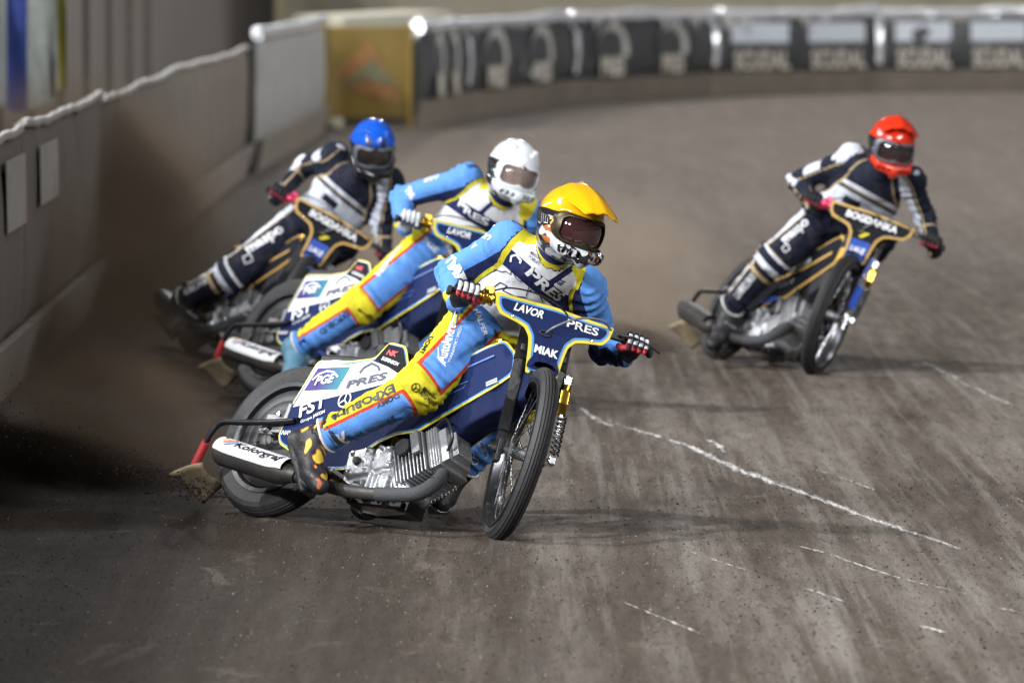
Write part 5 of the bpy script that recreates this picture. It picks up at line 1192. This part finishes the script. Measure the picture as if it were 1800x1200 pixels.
S1 = dict(team='A', chest=(942, 490, 73, 62), suit=SUIT_A, glove=GLOVE_A, boot=BOOT_A, bootL=BOOT_B, flame=True, w=((-.75, -.15, .65), (-.44, -.1, .9)), face=(.44, -.88, -.16), headup=(.32, 0, .95), upR=(.7, -.15, .7), upL=(.2, -.7, .5),
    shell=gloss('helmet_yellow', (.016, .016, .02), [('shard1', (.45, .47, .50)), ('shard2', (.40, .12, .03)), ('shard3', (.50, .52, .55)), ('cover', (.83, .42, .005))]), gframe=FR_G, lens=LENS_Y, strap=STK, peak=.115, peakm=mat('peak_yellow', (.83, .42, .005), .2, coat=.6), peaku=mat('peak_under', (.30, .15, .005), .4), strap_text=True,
    prints=[('PRES', (922, 480), (980, 530), .046, INK_W, dict(bold=.03)), ('MIASTO', (931, 446), (950, 459), .014, INK_N, dict(bold=.01)), ('TORUŃ', (927, 452), (946, 466), .018, INK_N, dict(bold=.01)), ('PGE', (972, 494), (988, 503), .022, INK_N, dict(shear=.3)), ('CANAL', (899, 390), (930, 388), .026, INK_K, dict(bold=.04)),
        ('EXPOBUD', (738, 585), (719, 656), .034, INK_K, dict(bold=.04)), ('DOMY', (745, 582), (735, 622), .020, INK_K, dict(bold=.03)), ('AutoAndreos', (783, 640), (806, 560), .040, INK_W, dict(bold=.02)), ('TRANSPORT SPECJA', (791, 640), (814, 574), .014, INK_W, dict()), ('HALPER', (832, 545), (850, 590), .022, INK_W, dict()),
        ('Mercedes', (742, 684), (764, 702), .016, INK_K, dict()), ('AUTO FREY', (735, 690), (757, 710), .018, INK_K, dict()), ('EXPOBUD', (692, 674), (592, 720), .036, INK_K, dict(bold=.04)), ('DOMY', (700, 690), (660, 709), .020, INK_K, dict(bold=.03)), ('Kolorgraf', (612, 778), (700, 738), .042, INK_N, dict(bold=.01)), ('K', (600, 782), (620, 772), .060, INK_W, dict(bold=.06, shear=.4)),
        ('TMI', (780, 462), (800, 490), .045, INK_W, dict(bold=.05)), ('enro', (840, 412), (858, 424), .024, INK_W, dict(shear=.2)), ('1', (862, 392), (872, 397), .03, INK_W, dict(bold=.05)), ('V', (825, 430), (832, 442), .03, INK_W, dict(bold=.06)), ('TORING-TON', (835, 772), (848, 795), .016, INK_W, dict())],
    lines=[(dense([(868, 472), (884, 478), (890, 476), (898, 482), (902, 471), (906, 486), (914, 494), (922, 492), (926, 500)]), .004, INK_N), (dense([(930, 512), (938, 502), (946, 512), (954, 530)]), .004, INK_N), (dense([(898, 460), (899, 450), (908, 448), (916, 458), (914, 463)]), .008, INK_W), (ringpx((731, 681), 7), .004, INK_K), (dense([(731, 674), (731, 681), (725, 685)], 3), .004, INK_K), (dense([(731, 681), (737, 685)], 3), .004, INK_K),
        (dense([(868, 505), (880, 496), (892, 502), (884, 510), (905, 520), (925, 522)]), .005, INK_N), (dense([(940, 470), (925, 520)]), .004, INK_N), (dense([(770, 612), (771, 632), (783, 644)]), .006, INK_W), (ringpx((828, 798), 6), .004, INK_W), (ringpx((834, 810), 6), .004, INK_W), (dense([(836, 770), (850, 778), (858, 800), (852, 806)]), .004, INK_W)])
S2 = dict(team='A', chest=(826, 372, 60, 38), suit=SUIT_A, glove=GLOVE_W, boot=BOOT_W, w=((-.75, -.15, .65), (-.44, -.1, .9)), face=(.30, -.93, -.18), headup=(.30, 0, .95), upR=(-.6, -.4, .5),
    shell=gloss('helmet_white', (.02, .022, .025), [('chin', (.66, .70, .72)), ('cover', (.72, .75, .77))]), gframe=FR_W, lens=LENS_C, strap=STK, peak=0, peakm=None,
    prints=[('PRES', (805, 360), (858, 397), .05, INK_W, dict(bold=.03)), ('CANAL', (822, 296), (846, 292), .026, INK_K, dict(bold=.03)), ('AutoAndreos', (668, 486), (708, 432), .045, INK_W, dict(bold=.02)), ('EXPOBUD', (610, 545), (560, 580), .03, INK_K, dict(bold=.02)), ('Mercedes', (628, 545), (655, 558), .016, INK_K, dict()), ('TMI', (708, 335), (722, 352), .04, INK_W, dict(bold=.04)), ('PGE', (742, 425), (765, 446), .03, INK_W, dict(bold=.02)), ('enro', (745, 322), (770, 314), .03, INK_W, dict(bold=.02))], lines=[])
S3 = dict(team='B', chest=(610, 342, 88, 73), ct=.074, cs=.050, suit=SUIT_B, glove=GLOVE_B, boot=BOOT_B, w=((-.5, .25, .8), (-.45, .2, .85)), face=(.12, -.9, -.36), headup=(.10, -.2, .95), upR=(-.6, -.4, .5), hem=mat('hem_black', BLKC, .6),
    shell=gloss('helmet_blue', (.012, .012, .016), [('cover', (.01, .10, .62))]), gframe=FR_K, lens=LENS_K, strap=STK, peak=0, peakm=None, horns=True,
    prints=[('maspo', (440, 450), (503, 412), .06, INK_W, dict(bold=.03)), ('LUBELSKIE', (325, 520), (365, 497), .035, INK_W, dict()), ('B', (553, 285), (563, 279), .04, INK_W, dict(bold=.05))], lines=[(dense([(427, 452), (440, 446), (444, 458), (431, 464), (427, 452)], 3), .007, INK_W)])
S4 = dict(team='B', chest=(1522, 338, 91, 50), ct=.074, cs=.050, suit=SUIT_B, glove=GLOVE_B, boot=BOOT_B, w=((-.5, .25, .8), (-.45, .2, .85)), face=(.14, -.95, -.24), headup=(.22, -.1, .95), upR=(-.6, -.4, .5), hem=mat('hem_black', BLKC, .6),
    shell=gloss('helmet_red', (.014, .014, .018), [('chin', (.70, .035, .01)), ('cover', (.72, .035, .008))]), gframe=FR_K, lens=LENS_K, strap=STK, peak=.02, peakm=mat('peak_red', (.72, .035, .008), .2, coat=.6),
    prints=[('maspo', (1385, 432), (1427, 396), .055, INK_W, dict(bold=.03)), ('LUBELSKIE', (1298, 526), (1330, 487), .04, INK_W, dict()), ('B', (1462, 282), (1472, 276), .04, INK_W, dict(bold=.05))], lines=[(dense([(1374, 436), (1384, 428), (1388, 438), (1379, 444), (1374, 436)], 3), .007, INK_W)])
rider(B_Y, J_Yw, S1, 'rider in blue and yellow race suit with yellow helmet, leading on the sharpest motorcycle', 1)
rider(B_W, joints(B_W, dict(head=(902, 302), neck=(880, 354), shR=(820, 316), shL=(930, 378), elR=(706, 348), chest=(845, 390), pelvis=(785, 442), hipR=(757, 436), hipL=(815, 458), knR=(636, 536), anR=(514, 612), toeR=(500, 652))), S2, 'rider in blue and yellow race suit with white helmet, second in line', 2)
rider(B_B, joints(B_B, dict(head=(655, 262), neck=(632, 314), shR=(587, 276), shL=(684, 322), elR=(537, 291), elL=(672, 392), chest=(608, 345), pelvis=(565, 398), hipR=(540, 388), knR=(405, 484), anR=(318, 528), toeR=(292, 566), knL=(528, 470), anL=(478, 585), toeL=(455, 612))), S3, 'rider in black and white race suit with blue helmet, at the left by the fence', 3)
rider(B_R, joints(B_R, dict(head=(1567, 258), neck=(1545, 308), shR=(1498, 280), shL=(1600, 320), elR=(1404, 318), elL=(1626, 380), chest=(1524, 338), pelvis=(1476, 392), hipR=(1452, 384), knR=(1360, 457), anR=(1280, 545), toeR=(1246, 598), knL=(1497, 478), anL=(1432, 592), toeL=(1408, 622))), S4, 'rider in black and white race suit with red helmet, alone at the right', 4)
# ================================================================== flung dirt and dust
def dust_material(name, col, dens, nscale, aniso=.2, lo=.35, hi=.75):
    m = bpy.data.materials.new(name); m.use_nodes = True; n = m.node_tree.nodes; l = m.node_tree.links; n.remove(n['Principled BSDF'])
    pv = n.new('ShaderNodeVolumePrincipled'); pv.inputs['Color'].default_value = (*col, 1); pv.inputs['Anisotropy'].default_value = aniso
    l.new(pv.outputs[0], n['Material Output'].inputs['Volume'])
    tc = n.new('ShaderNodeTexCoord'); ln = n.new('ShaderNodeVectorMath'); ln.operation = 'LENGTH'; l.new(tc.outputs['Object'], ln.inputs[0])
    fall = n.new('ShaderNodeMapRange'); fall.interpolation_type = 'SMOOTHERSTEP'; fall.inputs[1].default_value = 1; fall.inputs[2].default_value = .1; l.new(ln.outputs['Value'], fall.inputs[0])
    nz = n.new('ShaderNodeTexNoise'); nz.inputs['Scale'].default_value = nscale; nz.inputs['Detail'].default_value = 3; l.new(tc.outputs['Object'], nz.inputs['Vector'])
    mr = n.new('ShaderNodeMapRange'); mr.inputs[1].default_value = lo; mr.inputs[2].default_value = hi; mr.inputs[3].default_value = .15; l.new(nz.outputs[0], mr.inputs[0])
    mu = n.new('ShaderNodeMath'); mu.operation = 'MULTIPLY'; l.new(fall.outputs[0], mu.inputs[0]); l.new(mr.outputs[0], mu.inputs[1])
    m2 = n.new('ShaderNodeMath'); m2.operation = 'MULTIPLY'; m2.inputs[1].default_value = dens; l.new(mu.outputs[0], m2.inputs[0]); l.new(m2.outputs[0], pv.inputs['Density'])
    return m
def plume(label, a, b, r, m):
    """a cloud stretched from a (at the wheel) to b, half-thickness r (across, up)"""
    a, b = Vector(a), Vector(b); d = (b - a); L_ = d.length / 2; d.normalize(); s = d.cross(Vector((0, 0, 1))).normalized(); u = s.cross(d); c = (a + b) / 2
    bm = bmesh.new(); bmesh.ops.create_icosphere(bm, subdivisions=3, radius=1); me = bpy.data.meshes.new('dust_cloud'); bm.to_mesh(me); bm.free(); me.materials.append(m)
    o = bpy.data.objects.new('dust_cloud', me); COL.objects.link(o)
    o.matrix_world = Matrix(((d.x * L_, s.x * r[0], u.x * r[1], c.x), (d.y * L_, s.y * r[0], u.y * r[1], c.y), (d.z * L_, s.z * r[0], u.z * r[1], c.z), (0, 0, 0, 1)))
    tag(o, label, 'dust', kind='stuff'); return o
DK = dust_material('dirt_spray_dark', (.035, .027, .021), 34, 2.2); BRN = dust_material('dust_brown', (.25, .19, .14), 3.6, 1.6, lo=.3, hi=.7); TAN = dust_material('dust_tan', (.60, .50, .40), 1.5, 1.5, lo=.3, hi=.7)
plume('dark dirt spray thrown back from the leading rear wheel', at(390, 880, 22.75), at(-330, 705, 23.9), (.30, .17), DK)
plume('dark low dirt haze at the left edge behind the leading wheel', at(160, 850, 23.2), at(-520, 790, 24.2), (.8, .36), dust_material('dirt_spray_soft', (.03, .024, .019), 9.0, 1.3))
plume('dark dirt spray drifting over the lower left edge', at(60, 930, 20.8), at(-420, 780, 21.8), (.5, .36), dust_material('dirt_spray_front', (.03, .024, .019), 5.0, 1.3))
plume('brown dust hanging before the left fence', at(330, 600, 34.4), at(20, 240, 40.5), (1.1, 1.15), BRN)
plume('brown dust behind the white helmet rider', at(440, 690, 29.3), at(-40, 570, 31.5), (.6, .45), dust_material('dust_brown_dense', (.21, .155, .112), 3.2, 1.4))
plume('brown dust trailing behind the leading motorcycle', at(400, 840, 23.2), at(30, 660, 27.0), (.6, .42), dust_material('dust_brown_thin', (.25, .185, .135), 3.0, 1.4))
plume('tan dust cloud behind the red helmet rider', at(1225, 600, 32.1), at(960, 380, 36.0), (.9, .62), TAN)
plume('dark dirt spray at the red helmet rider rear wheel', at(1225, 628, 32.0), at(1010, 560, 33.2), (.22, .10), dust_material('dirt_spray_low', (.12, .09, .07), 8, 2))
plume('thin brown dust before the nearest fence section', at(330, 680, 30.0), at(-160, 330, 33.5), (.75, .8), dust_material('dust_brown_veil', (.25, .19, .14), 1.7, 1.3))
plume('thin tan dust drifting between the riders', at(880, 560, 34.0), at(640, 300, 40.0), (1.2, .8), dust_material('dust_tan_thin', (.60, .50, .40), .8, 1.4))
DCLOD = mat('damp_clod', (.035, .027, .021), .95, var=.4, vscale=3)
def flung(label, a, b, n_, spread, seed, smax):
    r = np.random.RandomState(seed); t = r.beta(1, 1.3, n_); A, Bv = nv(a), nv(b); p = A[None] + (Bv - A)[None] * t[:, None] + r.normal(size=(n_, 3)) * (spread[0] + spread[1] * t)[:, None] * np.array([1, 1, .6]); p[:, 2] = np.abs(p[:, 2]) + .004
    o = clods('flung_dirt', p, .0010 + smax * r.power(.16, n_) * (1.05 - .4 * t), DCLOD, seed); tag(o, label, 'dirt', kind='stuff')
flung('dirt clods flung from the leading rear wheel', at(390, 875, 22.75), at(-150, 715, 23.7), 5000, (.025, .14), 1, .009)
flung('dirt clods flung from the white helmet rider rear wheel', at(430, 680, 29.2), at(200, 560, 31), 700, (.03, .2), 2, .007)
flung('dirt clods flung from the red helmet rider rear wheel', at(1230, 625, 32.0), at(1020, 540, 33.5), 700, (.02, .12), 3, .007)
